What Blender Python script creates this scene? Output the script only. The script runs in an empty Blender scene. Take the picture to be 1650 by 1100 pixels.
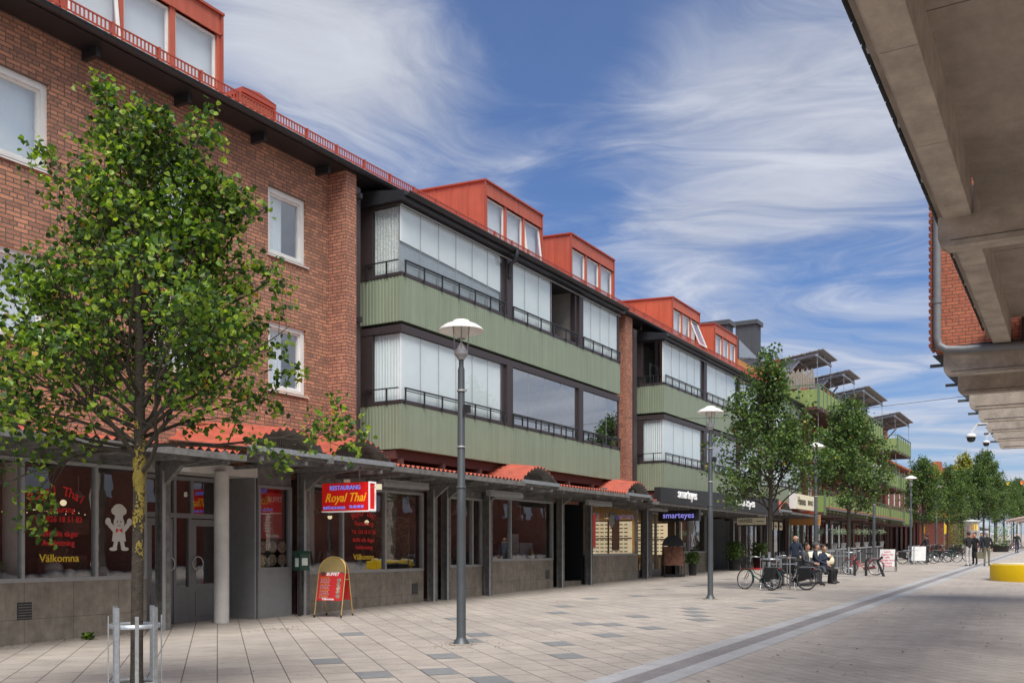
import bpy, bmesh, math, random
from mathutils import Vector, Matrix
R=math.radians
random.seed(7)
scn=bpy.context.scene; COL=scn.collection
# ---------------------------------------------------------------- site data
EYE=1.72; SLOPE=.0145            # the street climbs gently away from the camera
AZ=30.36
def gz(y): return SLOPE*y
WX=-15.4                         # street face of the left-hand buildings

# ---------------------------------------------------------------- mesh builder
class MB:
    def __init__(s): s.v=[]; s.f=[]; s.m=[]; s.cur=0; s.smooth=[]; s.sm=False
    def add(s,vs,fs):
        o=len(s.v); s.v+= [tuple(p) for p in vs]
        for f in fs: s.f.append([i+o for i in f]); s.m.append(s.cur); s.smooth.append(s.sm)
    def box(s,x0,x1,y0,y1,z0,z1):
        if x0>x1:x0,x1=x1,x0
        if y0>y1:y0,y1=y1,y0
        if z0>z1:z0,z1=z1,z0
        s.add([(x0,y0,z0),(x1,y0,z0),(x1,y1,z0),(x0,y1,z0),(x0,y0,z1),(x1,y0,z1),(x1,y1,z1),(x0,y1,z1)],
              [(0,3,2,1),(4,5,6,7),(0,1,5,4),(1,2,6,5),(2,3,7,6),(3,0,4,7)]); return s
    def quad(s,*p): s.add(p,[tuple(range(len(p)))]); return s
    def bar(s,a,b,w,h=None,up=(0,0,1)):
        a=Vector(a);b=Vector(b);h=h or w;d=(b-a).normalized();up=Vector(up)
        if abs(d.dot(up))>.98: up=Vector((1,0,0))
        x=d.cross(up).normalized()*w/2; y=x.cross(d).normalized()*h/2
        P=[a-x-y,a+x-y,a+x+y,a-x+y,b-x-y,b+x-y,b+x+y,b-x+y]
        s.add(P,[(0,3,2,1),(4,5,6,7),(0,1,5,4),(1,2,6,5),(2,3,7,6),(3,0,4,7)]); return s
    def tube(s,pts,r,n=8,cap=True):
        pts=[Vector(p) for p in pts]; N=len(pts)
        rs=r if isinstance(r,(list,tuple)) else [r]*N
        o=len(s.v); prev=None; sm=s.sm; s.sm=True; V=[]
        for i,p in enumerate(pts):
            d=(pts[min(i+1,N-1)]-pts[max(i-1,0)])
            if d.length<1e-9: d=Vector((0,0,1))
            d.normalize()
            if prev is None:
                a=Vector((0,0,1)) if abs(d.z)<.9 else Vector((1,0,0)); x=d.cross(a).normalized()
            else:
                x=prev-d*prev.dot(d)
                x=x.normalized() if x.length>1e-6 else d.orthogonal().normalized()
            prev=x; y=d.cross(x)
            for k in range(n):
                t=2*math.pi*k/n; V.append(p+(x*math.cos(t)+y*math.sin(t))*rs[i])
        F=[]
        for i in range(N-1):
            for k in range(n):
                F.append((i*n+k,i*n+(k+1)%n,(i+1)*n+(k+1)%n,(i+1)*n+k))
        s.add(V,F); s.sm=False
        if cap:
            s.add([V[k] for k in range(n)],[tuple(reversed(range(n)))]); s.add([V[(N-1)*n+k] for k in range(n)],[tuple(range(n))])
        s.sm=sm; return s
    def lathe(s,prof,c=(0,0,0),n=24,axis='z',flat=False):
        V=[];F=[];c=Vector(c)
        for r,z in prof:
            for k in range(n):
                t=2*math.pi*k/n
                q=(r*math.cos(t),r*math.sin(t),z)
                if axis=='y': q=(q[0],q[2],q[1])
                if axis=='x': q=(q[2],q[0],q[1])
                V.append(c+Vector(q))
        for i in range(len(prof)-1):
            for k in range(n): F.append((i*n+k,i*n+(k+1)%n,(i+1)*n+(k+1)%n,(i+1)*n+k))
        sm=s.sm; s.sm=not flat; s.add(V,F); s.sm=sm; return s
    def ball(s,c,r,n=10,sc=(1,1,1)):
        prof=[(max(1e-4,math.sin(math.pi*i/n)),-math.cos(math.pi*i/n)) for i in range(n+1)]
        V=[];F=[];m=n+4;c=Vector(c)
        for a,z in prof:
            for k in range(m):
                t=2*math.pi*k/m; V.append(c+Vector((a*math.cos(t)*r*sc[0],a*math.sin(t)*r*sc[1],z*r*sc[2])))
        for i in range(n):
            for k in range(m): F.append((i*m+k,i*m+(k+1)%m,(i+1)*m+(k+1)%m,(i+1)*m+k))
        sm=s.sm; s.sm=True; s.add(V,F); s.sm=sm; return s
    def prism(s,poly,ax,a0,a1):      # poly: list of 2D points, extruded along axis 'x' 'y' or 'z'
        def P(p,a): return {'x':(a,p[0],p[1]),'y':(p[0],a,p[1]),'z':(p[0],p[1],a)}[ax]
        n=len(poly); V=[P(p,a0) for p in poly]+[P(p,a1) for p in poly]
        F=[tuple(range(n)),tuple(reversed(range(n,2*n)))]+[(i,i+n,(i+1)%n+n,(i+1)%n) for i in range(n)]
        s.add(V,F); return s
    def ring(s,c,R0,r,axis=(1,0,0),n=32,m=8,sq=None):
        c=Vector(c);a=Vector(axis).normalized();x=a.orthogonal().normalized();y=a.cross(x)
        V=[];F=[]
        for i in range(n):
            t=2*math.pi*i/n; d=x*math.cos(t)+y*math.sin(t)
            for k in range(m):
                q=2*math.pi*k/m; V.append(c+d*(R0+r*math.cos(q))+a*r*math.sin(q)*(sq or 1))
        for i in range(n):
            for k in range(m): F.append((i*m+k,((i+1)%n)*m+k,((i+1)%n)*m+(k+1)%m,i*m+(k+1)%m))
        sm=s.sm;s.sm=True;s.add(V,F);s.sm=sm;return s
ORG={}
def obj(name,mb,mat,parent=None,label=None,cat=None,group=None,kind=None,origin=None):
    me=bpy.data.meshes.new(name)
    o3=Vector(origin) if origin is not None else (ORG[parent.name] if parent else Vector((0,0,0)))
    me.from_pydata([tuple(Vector(p)-o3) for p in mb.v],[],mb.f)
    mats=mat if isinstance(mat,(list,tuple)) else [mat]
    for m in mats: me.materials.append(m)
    me.polygons.foreach_set('material_index',mb.m); me.polygons.foreach_set('use_smooth',mb.smooth)
    me.update()
    ob=bpy.data.objects.new(name,me); COL.objects.link(ob)
    if parent: ob.parent=parent
    elif origin is not None: ob.location=o3
    ORG[ob.name]=o3
    tag(ob,label,cat,group,kind); return ob
def tag(o,label=None,cat=None,group=None,kind=None):
    if label:o['label']=label
    if cat:o['category']=cat
    if group:o['group']=group
    if kind:o['kind']=kind
    return o
def thing(name,loc,label,cat,group=None):
    o=bpy.data.objects.new(name,None); COL.objects.link(o); o.location=loc; o.empty_display_size=.2
    ORG[o.name]=Vector(loc); return tag(o,label,cat,group)
def dup(root,loc=None,rz=None,label=None,group=None,scale=None):
    def cp(o,p):
        c=o.copy(); COL.objects.link(c)
        if p: c.parent=p
        for ch in [q for q in kids.get(o.name,[])]: cp(ch,c)
        return c
    kids={}
    for q in bpy.data.objects:
        if q.parent: kids.setdefault(q.parent.name,[]).append(q)
    r=cp(root,None)
    if loc is not None: r.location=loc
    if rz is not None: r.rotation_euler=(0,0,rz)
    if scale is not None: r.scale=scale if not isinstance(scale,(int,float)) else (scale,)*3
    if label:r['label']=label
    if group:r['group']=group
    return r

# ---------------------------------------------------------------- materials
def nt(name):
    m=bpy.data.materials.new(name); m.use_nodes=True; t=m.node_tree
    return m,t,t.nodes['Principled BSDF'],t.nodes['Material Output']
def L(t,a,b): t.links.new(a,b)
def nd(t,ty,**k):
    n=t.nodes.new(ty)
    for a,b in k.items(): setattr(n,a,b)
    return n
def mat(name,col,rough=.6,metal=0,var=.12,vs=6,bump=0,bs=40,emit=0,spec=None,dirt=0,streak=0,sdir=(7,7,.3)):
    m,t,p,o=nt(name); c=(*col,1)
    p.inputs['Roughness'].default_value=rough; p.inputs['Metallic'].default_value=metal
    if spec is not None: p.inputs['Specular IOR Level'].default_value=spec
    g=nd(t,'ShaderNodeNewGeometry')
    if var or dirt:
        n=nd(t,'ShaderNodeTexNoise'); n.inputs['Scale'].default_value=vs; n.inputs['Detail'].default_value=6; n.inputs['Roughness'].default_value=.65
        L(t,g.outputs['Position'],n.inputs['Vector'])
        mr=nd(t,'ShaderNodeMapRange'); mr.inputs[1].default_value=.3; mr.inputs[2].default_value=.7; mr.inputs[3].default_value=1-var-dirt; mr.inputs[4].default_value=1+var
        L(t,n.outputs['Fac'],mr.inputs[0])
        mx=nd(t,'ShaderNodeVectorMath',operation='SCALE'); mx.inputs[0].default_value=col
        fo=mr.outputs[0]
        if streak:
            mp=nd(t,'ShaderNodeMapping'); mp.inputs['Scale'].default_value=sdir; L(t,g.outputs['Position'],mp.inputs[0])
            ns=nd(t,'ShaderNodeTexNoise'); ns.inputs['Scale'].default_value=1; ns.inputs['Detail'].default_value=7; ns.inputs['Roughness'].default_value=.7; L(t,mp.outputs[0],ns.inputs['Vector'])
            ms=nd(t,'ShaderNodeMapRange'); ms.inputs[1].default_value=.35; ms.inputs[2].default_value=.6; ms.inputs[3].default_value=1-streak; ms.inputs[4].default_value=1.03; L(t,ns.outputs['Fac'],ms.inputs[0])
            mu=nd(t,'ShaderNodeMath',operation='MULTIPLY'); L(t,fo,mu.inputs[0]); L(t,ms.outputs[0],mu.inputs[1]); fo=mu.outputs[0]
        L(t,fo,mx.inputs['Scale']); L(t,mx.outputs[0],p.inputs['Base Color'])
        r=nd(t,'ShaderNodeMapRange'); r.inputs[3].default_value=max(.02,rough-.08); r.inputs[4].default_value=min(1,rough+.12)
        L(t,n.outputs['Fac'],r.inputs[0]); L(t,r.outputs[0],p.inputs['Roughness'])
    else: p.inputs['Base Color'].default_value=c
    if bump:
        n2=nd(t,'ShaderNodeTexNoise'); n2.inputs['Scale'].default_value=bs; n2.inputs['Detail'].default_value=4
        L(t,g.outputs['Position'],n2.inputs['Vector'])
        b=nd(t,'ShaderNodeBump'); b.inputs['Strength'].default_value=bump; b.inputs['Distance'].default_value=.02
        L(t,n2.outputs['Fac'],b.inputs['Height']); L(t,b.outputs[0],p.inputs['Normal'])
    if emit: p.inputs['Emission Color'].default_value=c; p.inputs['Emission Strength'].default_value=emit
    return m
def wallcoord(t):
    """(u,z,0): u runs along the wall whichever way it faces"""
    g=nd(t,'ShaderNodeNewGeometry'); s=nd(t,'ShaderNodeSeparateXYZ'); L(t,g.outputs['Position'],s.inputs[0])
    s2=nd(t,'ShaderNodeSeparateXYZ'); L(t,g.outputs['True Normal'],s2.inputs[0])
    a=nd(t,'ShaderNodeMath',operation='ABSOLUTE'); L(t,s2.outputs[0],a.inputs[0])
    gt=nd(t,'ShaderNodeMath',operation='GREATER_THAN'); gt.inputs[1].default_value=.6; L(t,a.outputs[0],gt.inputs[0])
    mx=nd(t,'ShaderNodeMix'); mx.data_type='FLOAT'; L(t,gt.outputs[0],mx.inputs[0]); L(t,s.outputs[0],mx.inputs[2]); L(t,s.outputs[1],mx.inputs[3])
    c=nd(t,'ShaderNodeCombineXYZ'); L(t,mx.outputs[0],c.inputs[0]); L(t,s.outputs[2],c.inputs[1]); return g,c
def brick(name,c1,c2,mortar,w=.27,h=.0795,ms=.011,dark=.55):
    m,t,p,o=nt(name); g,c=wallcoord(t)
    wn=nd(t,'ShaderNodeTexNoise'); wn.inputs['Scale'].default_value=9; L(t,g.outputs['Position'],wn.inputs['Vector'])
    va=nd(t,'ShaderNodeVectorMath',operation='MULTIPLY_ADD'); va.inputs[1].default_value=(.012,.012,0); L(t,wn.outputs['Color'],va.inputs[0]); L(t,c.outputs[0],va.inputs[2])
    def br(a,b,mo):
        n=nd(t,'ShaderNodeTexBrick'); n.inputs['Scale'].default_value=1; n.inputs['Brick Width'].default_value=w; n.inputs['Row Height'].default_value=h
        n.inputs['Mortar Size'].default_value=ms; n.inputs['Mortar Smooth'].default_value=.25; n.inputs['Bias'].default_value=0
        n.inputs['Color1'].default_value=(*a,1); n.inputs['Color2'].default_value=(*b,1); n.inputs['Mortar'].default_value=(*mo,1)
        n.offset=.5; n.squash=.5; n.squash_frequency=3
        L(t,va.outputs[0],n.inputs['Vector']); return n
    b=br(c1,c2,mortar)
    n=nd(t,'ShaderNodeTexNoise'); n.inputs['Scale'].default_value=1.1; n.inputs['Detail'].default_value=8; n.inputs['Roughness'].default_value=.7; L(t,g.outputs['Position'],n.inputs['Vector'])
    mr=nd(t,'ShaderNodeMapRange'); mr.inputs[1].default_value=.3; mr.inputs[2].default_value=.7; mr.inputs[3].default_value=.8; mr.inputs[4].default_value=1.2; L(t,n.outputs['Fac'],mr.inputs[0])
    n3=nd(t,'ShaderNodeTexNoise'); n3.inputs['Scale'].default_value=45; n3.inputs['Detail'].default_value=3; L(t,g.outputs['Position'],n3.inputs['Vector'])
    m3=nd(t,'ShaderNodeMapRange'); m3.inputs[1].default_value=.3; m3.inputs[2].default_value=.7; m3.inputs[3].default_value=.75; m3.inputs[4].default_value=1.2; L(t,n3.outputs['Fac'],m3.inputs[0])
    mu=nd(t,'ShaderNodeMath',operation='MULTIPLY'); L(t,mr.outputs[0],mu.inputs[0]); L(t,m3.outputs[0],mu.inputs[1])
    sc=nd(t,'ShaderNodeVectorMath',operation='SCALE'); L(t,b.outputs['Color'],sc.inputs[0]); L(t,mu.outputs[0],sc.inputs['Scale']); L(t,sc.outputs[0],p.inputs['Base Color'])
    p.inputs['Roughness'].default_value=.85
    ad=nd(t,'ShaderNodeMath',operation='MULTIPLY_ADD'); ad.inputs[1].default_value=-1; L(t,b.outputs['Fac'],ad.inputs[0]); L(t,n3.outputs['Fac'],ad.inputs[2])
    bp=nd(t,'ShaderNodeBump'); bp.inputs['Strength'].default_value=.7; bp.inputs['Distance'].default_value=.012; L(t,ad.outputs[0],bp.inputs['Height']); L(t,bp.outputs[0],p.inputs['Normal'])
    return m
UD=Vector((-.736,.677)); VD=Vector((.677,.736))      # direction of the paving courses
def paving(name,c1,c2,mortar,w,h,ms,ang=None):
    m,t,p,o=nt(name); g=nd(t,'ShaderNodeNewGeometry')
    def dot(v):
        n=nd(t,'ShaderNodeVectorMath',operation='DOT_PRODUCT'); L(t,g.outputs['Position'],n.inputs[0]); n.inputs[1].default_value=(v[0],v[1],0); return n.outputs['Value']
    c=nd(t,'ShaderNodeCombineXYZ')
    if ang is None: L(t,dot(UD),c.inputs[0]); L(t,dot(VD),c.inputs[1])
    else: L(t,dot((math.cos(ang),math.sin(ang))),c.inputs[0]); L(t,dot((-math.sin(ang),math.cos(ang))),c.inputs[1])
    b=nd(t,'ShaderNodeTexBrick'); b.inputs['Scale'].default_value=1; b.inputs['Brick Width'].default_value=w; b.inputs['Row Height'].default_value=h
    b.inputs['Mortar Size'].default_value=ms; b.inputs['Mortar Smooth'].default_value=.2; b.offset=.5; b.squash=1
    b.inputs['Color1'].default_value=(*c1,1); b.inputs['Color2'].default_value=(*c2,1); b.inputs['Mortar'].default_value=(*mortar,1); L(t,c.outputs[0],b.inputs['Vector'])
    f=None
    for s,lo,hi,de in ((.35,.80,1.12,6),(2.7,.86,1.10,9),(60,.84,1.14,3)):
        n=nd(t,'ShaderNodeTexNoise'); n.inputs['Scale'].default_value=s; n.inputs['Detail'].default_value=de; n.inputs['Roughness'].default_value=.65; L(t,g.outputs['Position'],n.inputs['Vector'])
        mr=nd(t,'ShaderNodeMapRange'); mr.inputs[1].default_value=.3; mr.inputs[2].default_value=.7; mr.inputs[3].default_value=lo; mr.inputs[4].default_value=hi; L(t,n.outputs['Fac'],mr.inputs[0])
        if f is None: f=mr.outputs[0]
        else:
            mu=nd(t,'ShaderNodeMath',operation='MULTIPLY'); L(t,f,mu.inputs[0]); L(t,mr.outputs[0],mu.inputs[1]); f=mu.outputs[0]
    # sparse dark specks and gum spots
    vo=nd(t,'ShaderNodeTexVoronoi'); vo.inputs['Scale'].default_value=3.2; L(t,g.outputs['Position'],vo.inputs['Vector'])
    lt=nd(t,'ShaderNodeMapRange'); lt.inputs[1].default_value=.05; lt.inputs[2].default_value=.10; lt.inputs[3].default_value=.6; lt.inputs[4].default_value=1; L(t,vo.outputs['Distance'],lt.inputs[0])
    mu=nd(t,'ShaderNodeMath',operation='MULTIPLY'); L(t,f,mu.inputs[0]); L(t,lt.outputs[0],mu.inputs[1])
    sc=nd(t,'ShaderNodeVectorMath',operation='SCALE'); L(t,b.outputs['Color'],sc.inputs[0]); L(t,mu.outputs[0],sc.inputs['Scale']); L(t,sc.outputs[0],p.inputs['Base Color'])
    p.inputs['Roughness'].default_value=.78
    bp=nd(t,'ShaderNodeBump',invert=True); bp.inputs['Strength'].default_value=.5; bp.inputs['Distance'].default_value=.01; L(t,b.outputs['Fac'],bp.inputs['Height']); L(t,bp.outputs[0],p.inputs['Normal'])
    return m
def glass(name,refl=.12,tint=(.9,.95,.95),rough=.0):
    m,t,p,o=nt(name); t.nodes.remove(p)
    tr=nd(t,'ShaderNodeBsdfTransparent'); tr.inputs[0].default_value=(*tint,1)
    gl=nd(t,'ShaderNodeBsdfGlossy'); gl.inputs['Roughness'].default_value=rough; gl.inputs['Color'].default_value=(.95,.98,1,1)
    lw=nd(t,'ShaderNodeLayerWeight'); lw.inputs[0].default_value=.5; fr=nd(t,'ShaderNodeMath',operation='POWER'); fr.inputs[1].default_value=5; L(t,lw.outputs['Facing'],fr.inputs[0])
    mr=nd(t,'ShaderNodeMath',operation='MULTIPLY_ADD'); mr.use_clamp=True; mr.inputs[1].default_value=.9; mr.inputs[2].default_value=refl; L(t,fr.outputs[0],mr.inputs[0])
    mx=nd(t,'ShaderNodeMixShader'); L(t,mr.outputs[0],mx.inputs[0]); L(t,tr.outputs[0],mx.inputs[1]); L(t,gl.outputs[0],mx.inputs[2]); L(t,mx.outputs[0],o.inputs[0])
    g=nd(t,'ShaderNodeNewGeometry'); n=nd(t,'ShaderNodeTexNoise'); n.inputs['Scale'].default_value=1.3; L(t,g.outputs['Position'],n.inputs['Vector'])
    b=nd(t,'ShaderNodeBump'); b.inputs['Strength'].default_value=.12; b.inputs['Distance'].default_value=.02; L(t,n.outputs['Fac'],b.inputs['Height']); L(t,b.outputs[0],gl.inputs['Normal'])
    return m
def leafmat(name,stops,trans=.35):
    m,t,p,o=nt(name); g=nd(t,'ShaderNodeNewGeometry'); r=nd(t,'ShaderNodeValToRGB'); L(t,g.outputs['Random Per Island'],r.inputs[0])
    e=r.color_ramp.elements
    while len(e)<len(stops): e.new(.5)
    for i,(a,c) in enumerate(stops): e[i].position=a; e[i].color=(*c,1)
    n=nd(t,'ShaderNodeTexNoise'); n.inputs['Scale'].default_value=1.6; n.inputs['Detail'].default_value=3; L(t,g.outputs['Position'],n.inputs['Vector'])
    mr=nd(t,'ShaderNodeMapRange'); mr.inputs[1].default_value=.35; mr.inputs[2].default_value=.65; mr.inputs[3].default_value=.75; mr.inputs[4].default_value=1.3; L(t,n.outputs['Fac'],mr.inputs[0])
    sc=nd(t,'ShaderNodeVectorMath',operation='SCALE'); L(t,r.outputs[0],sc.inputs[0]); L(t,mr.outputs[0],sc.inputs['Scale']); L(t,sc.outputs[0],p.inputs['Base Color'])
    p.inputs['Roughness'].default_value=.5
    tl=nd(t,'ShaderNodeBsdfTranslucent'); s2=nd(t,'ShaderNodeVectorMath',operation='MULTIPLY'); L(t,sc.outputs[0],s2.inputs[0]); s2.inputs[1].default_value=(1.5,1.6,.7); L(t,s2.outputs[0],tl.inputs[0])
    mx=nd(t,'ShaderNodeMixShader'); mx.inputs[0].default_value=trans; L(t,p.outputs[0],mx.inputs[1]); L(t,tl.outputs[0],mx.inputs[2]); L(t,mx.outputs[0],o.inputs[0])
    return m
M={}
M['brick']=brick('red_brick',(.58,.265,.155),(.31,.15,.10),(.14,.11,.088))
M['brick_pier']=brick('pier_brick',(.54,.235,.145),(.37,.155,.105),(.12,.09,.07))
M['brick_orange']=brick('orange_brick',(.50,.15,.075),(.40,.105,.055),(.16,.09,.06))
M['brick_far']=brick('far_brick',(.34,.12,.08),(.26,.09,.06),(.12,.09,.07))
M['pave']=paving('slab_paving',(.42,.37,.318),(.365,.322,.28),(.12,.105,.09),.62,.42,.008)
M['pave2']=paving('small_paving',(.47,.415,.355),(.415,.365,.315),(.23,.20,.175),.42,.21,.0055)
M['slabdark']=mat('dark_slab',(.20,.205,.205),.7,var=.12,vs=9,bump=.2)
M['kerb']=paving('kerb_granite',(.43,.425,.42),(.385,.38,.375),(.25,.25,.245),1.2,.9,.006,ang=math.pi/2)
M['grate']=paving('channel_setts',(.35,.32,.31),(.28,.26,.25),(.17,.16,.155),.06,.05,.008,ang=math.pi/2)
M['white']=mat('white_paint',(.74,.74,.71),.45,var=.05,vs=3,dirt=.04)
M['offwhite']=mat('pale_column_paint',(.60,.58,.54),.5,var=.06,vs=4,dirt=.06)
M['rust']=mat('red_painted_metal',(.45,.105,.06),.48,var=.08,vs=2,spec=.45,streak=.16)
M['rustdk']=mat('red_metal_trim',(.36,.07,.04),.45,var=.06)
M['tile']=mat('red_roof_tile',(.48,.14,.07),.75,var=.2,vs=5)
M['redsheet']=mat('red_corrugated_sheet',(.40,.085,.05),.6,var=.18,vs=3,dirt=.08)
M['greysheet']=mat('weathered_sheet_underside',(.25,.24,.22),.7,var=.25,vs=5,dirt=.1)
M['black']=mat('black_painted_metal',(.022,.024,.027),.38,var=.1)
M['brown']=mat('dark_brown_metal',(.045,.035,.037),.45,var=.1)
M['steel']=mat('weathered_steel',(.17,.168,.16),.6,var=.3,vs=7,bump=.2,dirt=.15)
M['steellt']=mat('grey_aluminium',(.36,.37,.37),.45,metal=.3,var=.12)
M['galv']=mat('galvanised_steel',(.40,.43,.45),.42,metal=.6,var=.2,vs=18)
M['green']=mat('sage_green_sheet',(.24,.29,.205),.5,var=.05,vs=1.2,streak=.13)
M['slat']=mat('green_painted_timber',(.25,.33,.10),.6,var=.15,vs=5)
M['slatdk']=mat('green_steel_frame',(.12,.19,.10),.5,var=.1)
M['soffit']=mat('brown_soffit',(.085,.035,.03),.7,var=.15)
M['stone']=mat('stone_plinth',(.30,.265,.215),.85,var=.18,vs=4,bump=.35,bs=60,dirt=.12,streak=.22,sdir=(4,4,.6))
M['stonecap']=mat('stone_joint',(.12,.11,.1),.9)
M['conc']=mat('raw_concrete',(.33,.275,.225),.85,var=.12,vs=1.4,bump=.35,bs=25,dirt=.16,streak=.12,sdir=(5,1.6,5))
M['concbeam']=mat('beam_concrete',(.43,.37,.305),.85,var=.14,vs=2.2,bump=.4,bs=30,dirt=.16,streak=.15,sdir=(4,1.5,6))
M['lamp']=mat('lamp_post_grey',(.075,.085,.092),.42,metal=.2,var=.08)
M['shade']=mat('lamp_shade_enamel',(.78,.76,.72),.3,var=.05,dirt=.05)
M['lampglass']=mat('lamp_diffuser',(.68,.66,.6),.2,var=.03)
M['glass']=glass('clear_glass',.12)
M['shopglass']=glass('shop_glass',.2,(.78,.8,.8))
M['winglass']=glass('window_glass',.28,(.88,.93,.95))
M['blind']=mat('white_blind',(.84,.87,.88),.8,var=.04,vs=2)
M['curtain']=mat('lace_curtain',(.66,.67,.65),.9,var=.35,vs=22)
M['blindgrey']=mat('grey_blind',(.34,.37,.40),.8,var=.08)
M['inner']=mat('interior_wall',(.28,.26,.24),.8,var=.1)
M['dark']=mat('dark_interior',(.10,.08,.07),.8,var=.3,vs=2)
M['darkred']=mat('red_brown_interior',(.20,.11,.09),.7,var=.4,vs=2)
M['maroon']=mat('maroon_timber',(.16,.045,.032),.55,var=.15)
M['doorgrey']=mat('grey_door_paint',(.235,.24,.245),.5,var=.06,dirt=.05)
M['bark']=mat('tree_bark',(.055,.045,.034),.9,var=.35,vs=14,bump=.8,bs=35)
M['twig']=mat('twig_bark',(.045,.035,.028),.85,var=.2)
M['lichen']=mat('yellow_lichen',(.26,.20,.04),.9,var=.3,vs=25)
M['leafA']=leafmat('linden_leaves',[(0,(.022,.05,.012)),(.35,(.05,.11,.018)),(.65,(.13,.23,.025)),(.988,(.36,.47,.05)),(.994,(.42,.24,.03))],.4)  # random leaf tones, darkest ones deepened to imitate shade inside the crown
M['leafB']=leafmat('shade_tree_leaves',[(0,(.03,.065,.02)),(.45,(.06,.125,.03)),(.85,(.15,.23,.045)),(.993,(.17,.24,.05)),(.998,(.45,.25,.03))],.3)
M['leafC']=leafmat('olive_leaves',[(0,(.16,.2,.14)),(1,(.34,.4,.3))],.2)
M['leafD']=leafmat('autumn_yellow_leaves',[(0,(.12,.17,.03)),(1,(.40,.36,.05))],.35)
M['signred']=mat('red_sign_face',(.62,.012,.012),.3,var=.03,emit=.22)
M['red']=mat('red_plastic',(.52,.02,.022),.45,var=.05)
M['signblue']=mat('blue_lettering',(.10,.26,.9),.4,var=0,emit=.45)
M['signyel']=mat('yellow_lettering',(.9,.45,.02),.4,var=0,emit=.2)
M['txtred']=mat('red_window_lettering',(.68,.025,.02),.5,var=0)
M['txtyel']=mat('yellow_window_lettering',(.75,.50,.03),.5,var=0)
M['txtwhite']=mat('white_lettering',(.85,.85,.85),.5,var=0,emit=.12)
M['txtviolet']=mat('violet_lit_lettering',(.30,.27,.85),.5,var=0,emit=.5)
M['txtdark']=mat('dark_lettering',(.06,.045,.03),.5,var=0)
M['txtgrey']=mat('pale_print',(.6,.55,.55),.6,var=0)
M['cream']=mat('cream_sign_face',(.78,.72,.52),.4,var=.04,emit=.06)
M['gold']=mat('brass_tube',(.62,.42,.16),.35,metal=.6,var=.1)
M['goldpanel']=mat('olive_gold_panel',(.26,.19,.07),.5,var=.1)
M['postbox']=mat('dark_green_box',(.015,.06,.04),.45,var=.1)
M['paper']=mat('pale_label',(.6,.66,.6),.6,var=.1)
M['yellow']=mat('yellow_bench_paint',(.86,.56,.008),.35,var=.04)
M['wood']=mat('cream_seat_top',(.82,.74,.50),.5,var=.06)
M['shelf']=mat('pale_wood_display',(.62,.44,.24),.6,var=.1)
M['warm']=mat('glowing_shelf_panel',(.80,.63,.40),.6,var=.25,vs=2.5,emit=.5)  # emission brightens the display boards in place of the shop lighting
M['fairy']=mat('fairy_light',(1,.80,.5),.4,var=0,emit=.8)
M['bulb']=mat('lit_spotlight',(1,.86,.6),.4,var=0,emit=14)
M['skin']=mat('skin',(.50,.27,.18),.55,var=.06)
M['hairgrey']=mat('grey_hair',(.42,.41,.40),.8,var=.15,vs=60)
M['hairdark']=mat('dark_hair',(.03,.02,.016),.7,var=.2,vs=60)
M['navy']=mat('navy_cloth',(.022,.032,.06),.85,var=.15,vs=12)
M['greycloth']=mat('grey_wool',(.075,.08,.085),.9,var=.15,vs=12)
M['blackcloth']=mat('black_cloth',(.013,.013,.015),.85,var=.2,vs=12)
M['palecloth']=mat('pale_cotton',(.50,.47,.45),.85,var=.1,vs=12)
M['khaki']=mat('khaki_cloth',(.17,.155,.105),.85,var=.12,vs=12)
M['shoe']=mat('dark_shoe',(.02,.018,.02),.5,var=.1)
M['rubber']=mat('tyre_rubber',(.02,.02,.02),.8,var=.1)
M['chrome']=mat('bright_metal',(.62,.64,.66),.25,metal=.8,var=.05)
M['bikered']=mat('red_bicycle_paint',(.42,.02,.03),.3,var=.05)
M['bikegreen']=mat('dark_green_bicycle_paint',(.02,.06,.05),.3,var=.05)
M['bikeblack']=mat('black_bicycle_paint',(.02,.021,.024),.3,var=.05)
M['wicker']=mat('dark_woven_seat',(.05,.05,.052),.8,var=.3,vs=40,bump=.4)
M['litter']=leafmat('dry_leaf_litter',[(0,(.05,.03,.02)),(.6,(.12,.06,.03)),(1,(.22,.12,.04))],.1)
M['terra']=mat('terracotta_red_metal',(.52,.115,.055),.48,var=.08,vs=1.5,streak=.16)
M['ochre']=mat('ochre_metal',(.52,.25,.08),.5,var=.05)
M['zinc']=mat('dark_zinc',(.085,.095,.10),.45,metal=.3,var=.1)
M['panel']=mat('solar_glass_underside',(.25,.25,.26),.4,var=.1)
M['photo1']=mat('dark_brown_poster',(.16,.06,.025),.5,var=.8,vs=9)
M['photo2']=mat('blue_grey_print',(.22,.25,.28),.5,var=.7,vs=14)
M['food']=mat('food_photographs',(.30,.22,.16),.5,var=.9,vs=16)
M['awn']=mat('striped_awning_cloth',(.55,.42,.38),.8,var=.1)
M['orange']=mat('orange_flag',(.85,.22,.03),.6,var=.05)

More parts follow.
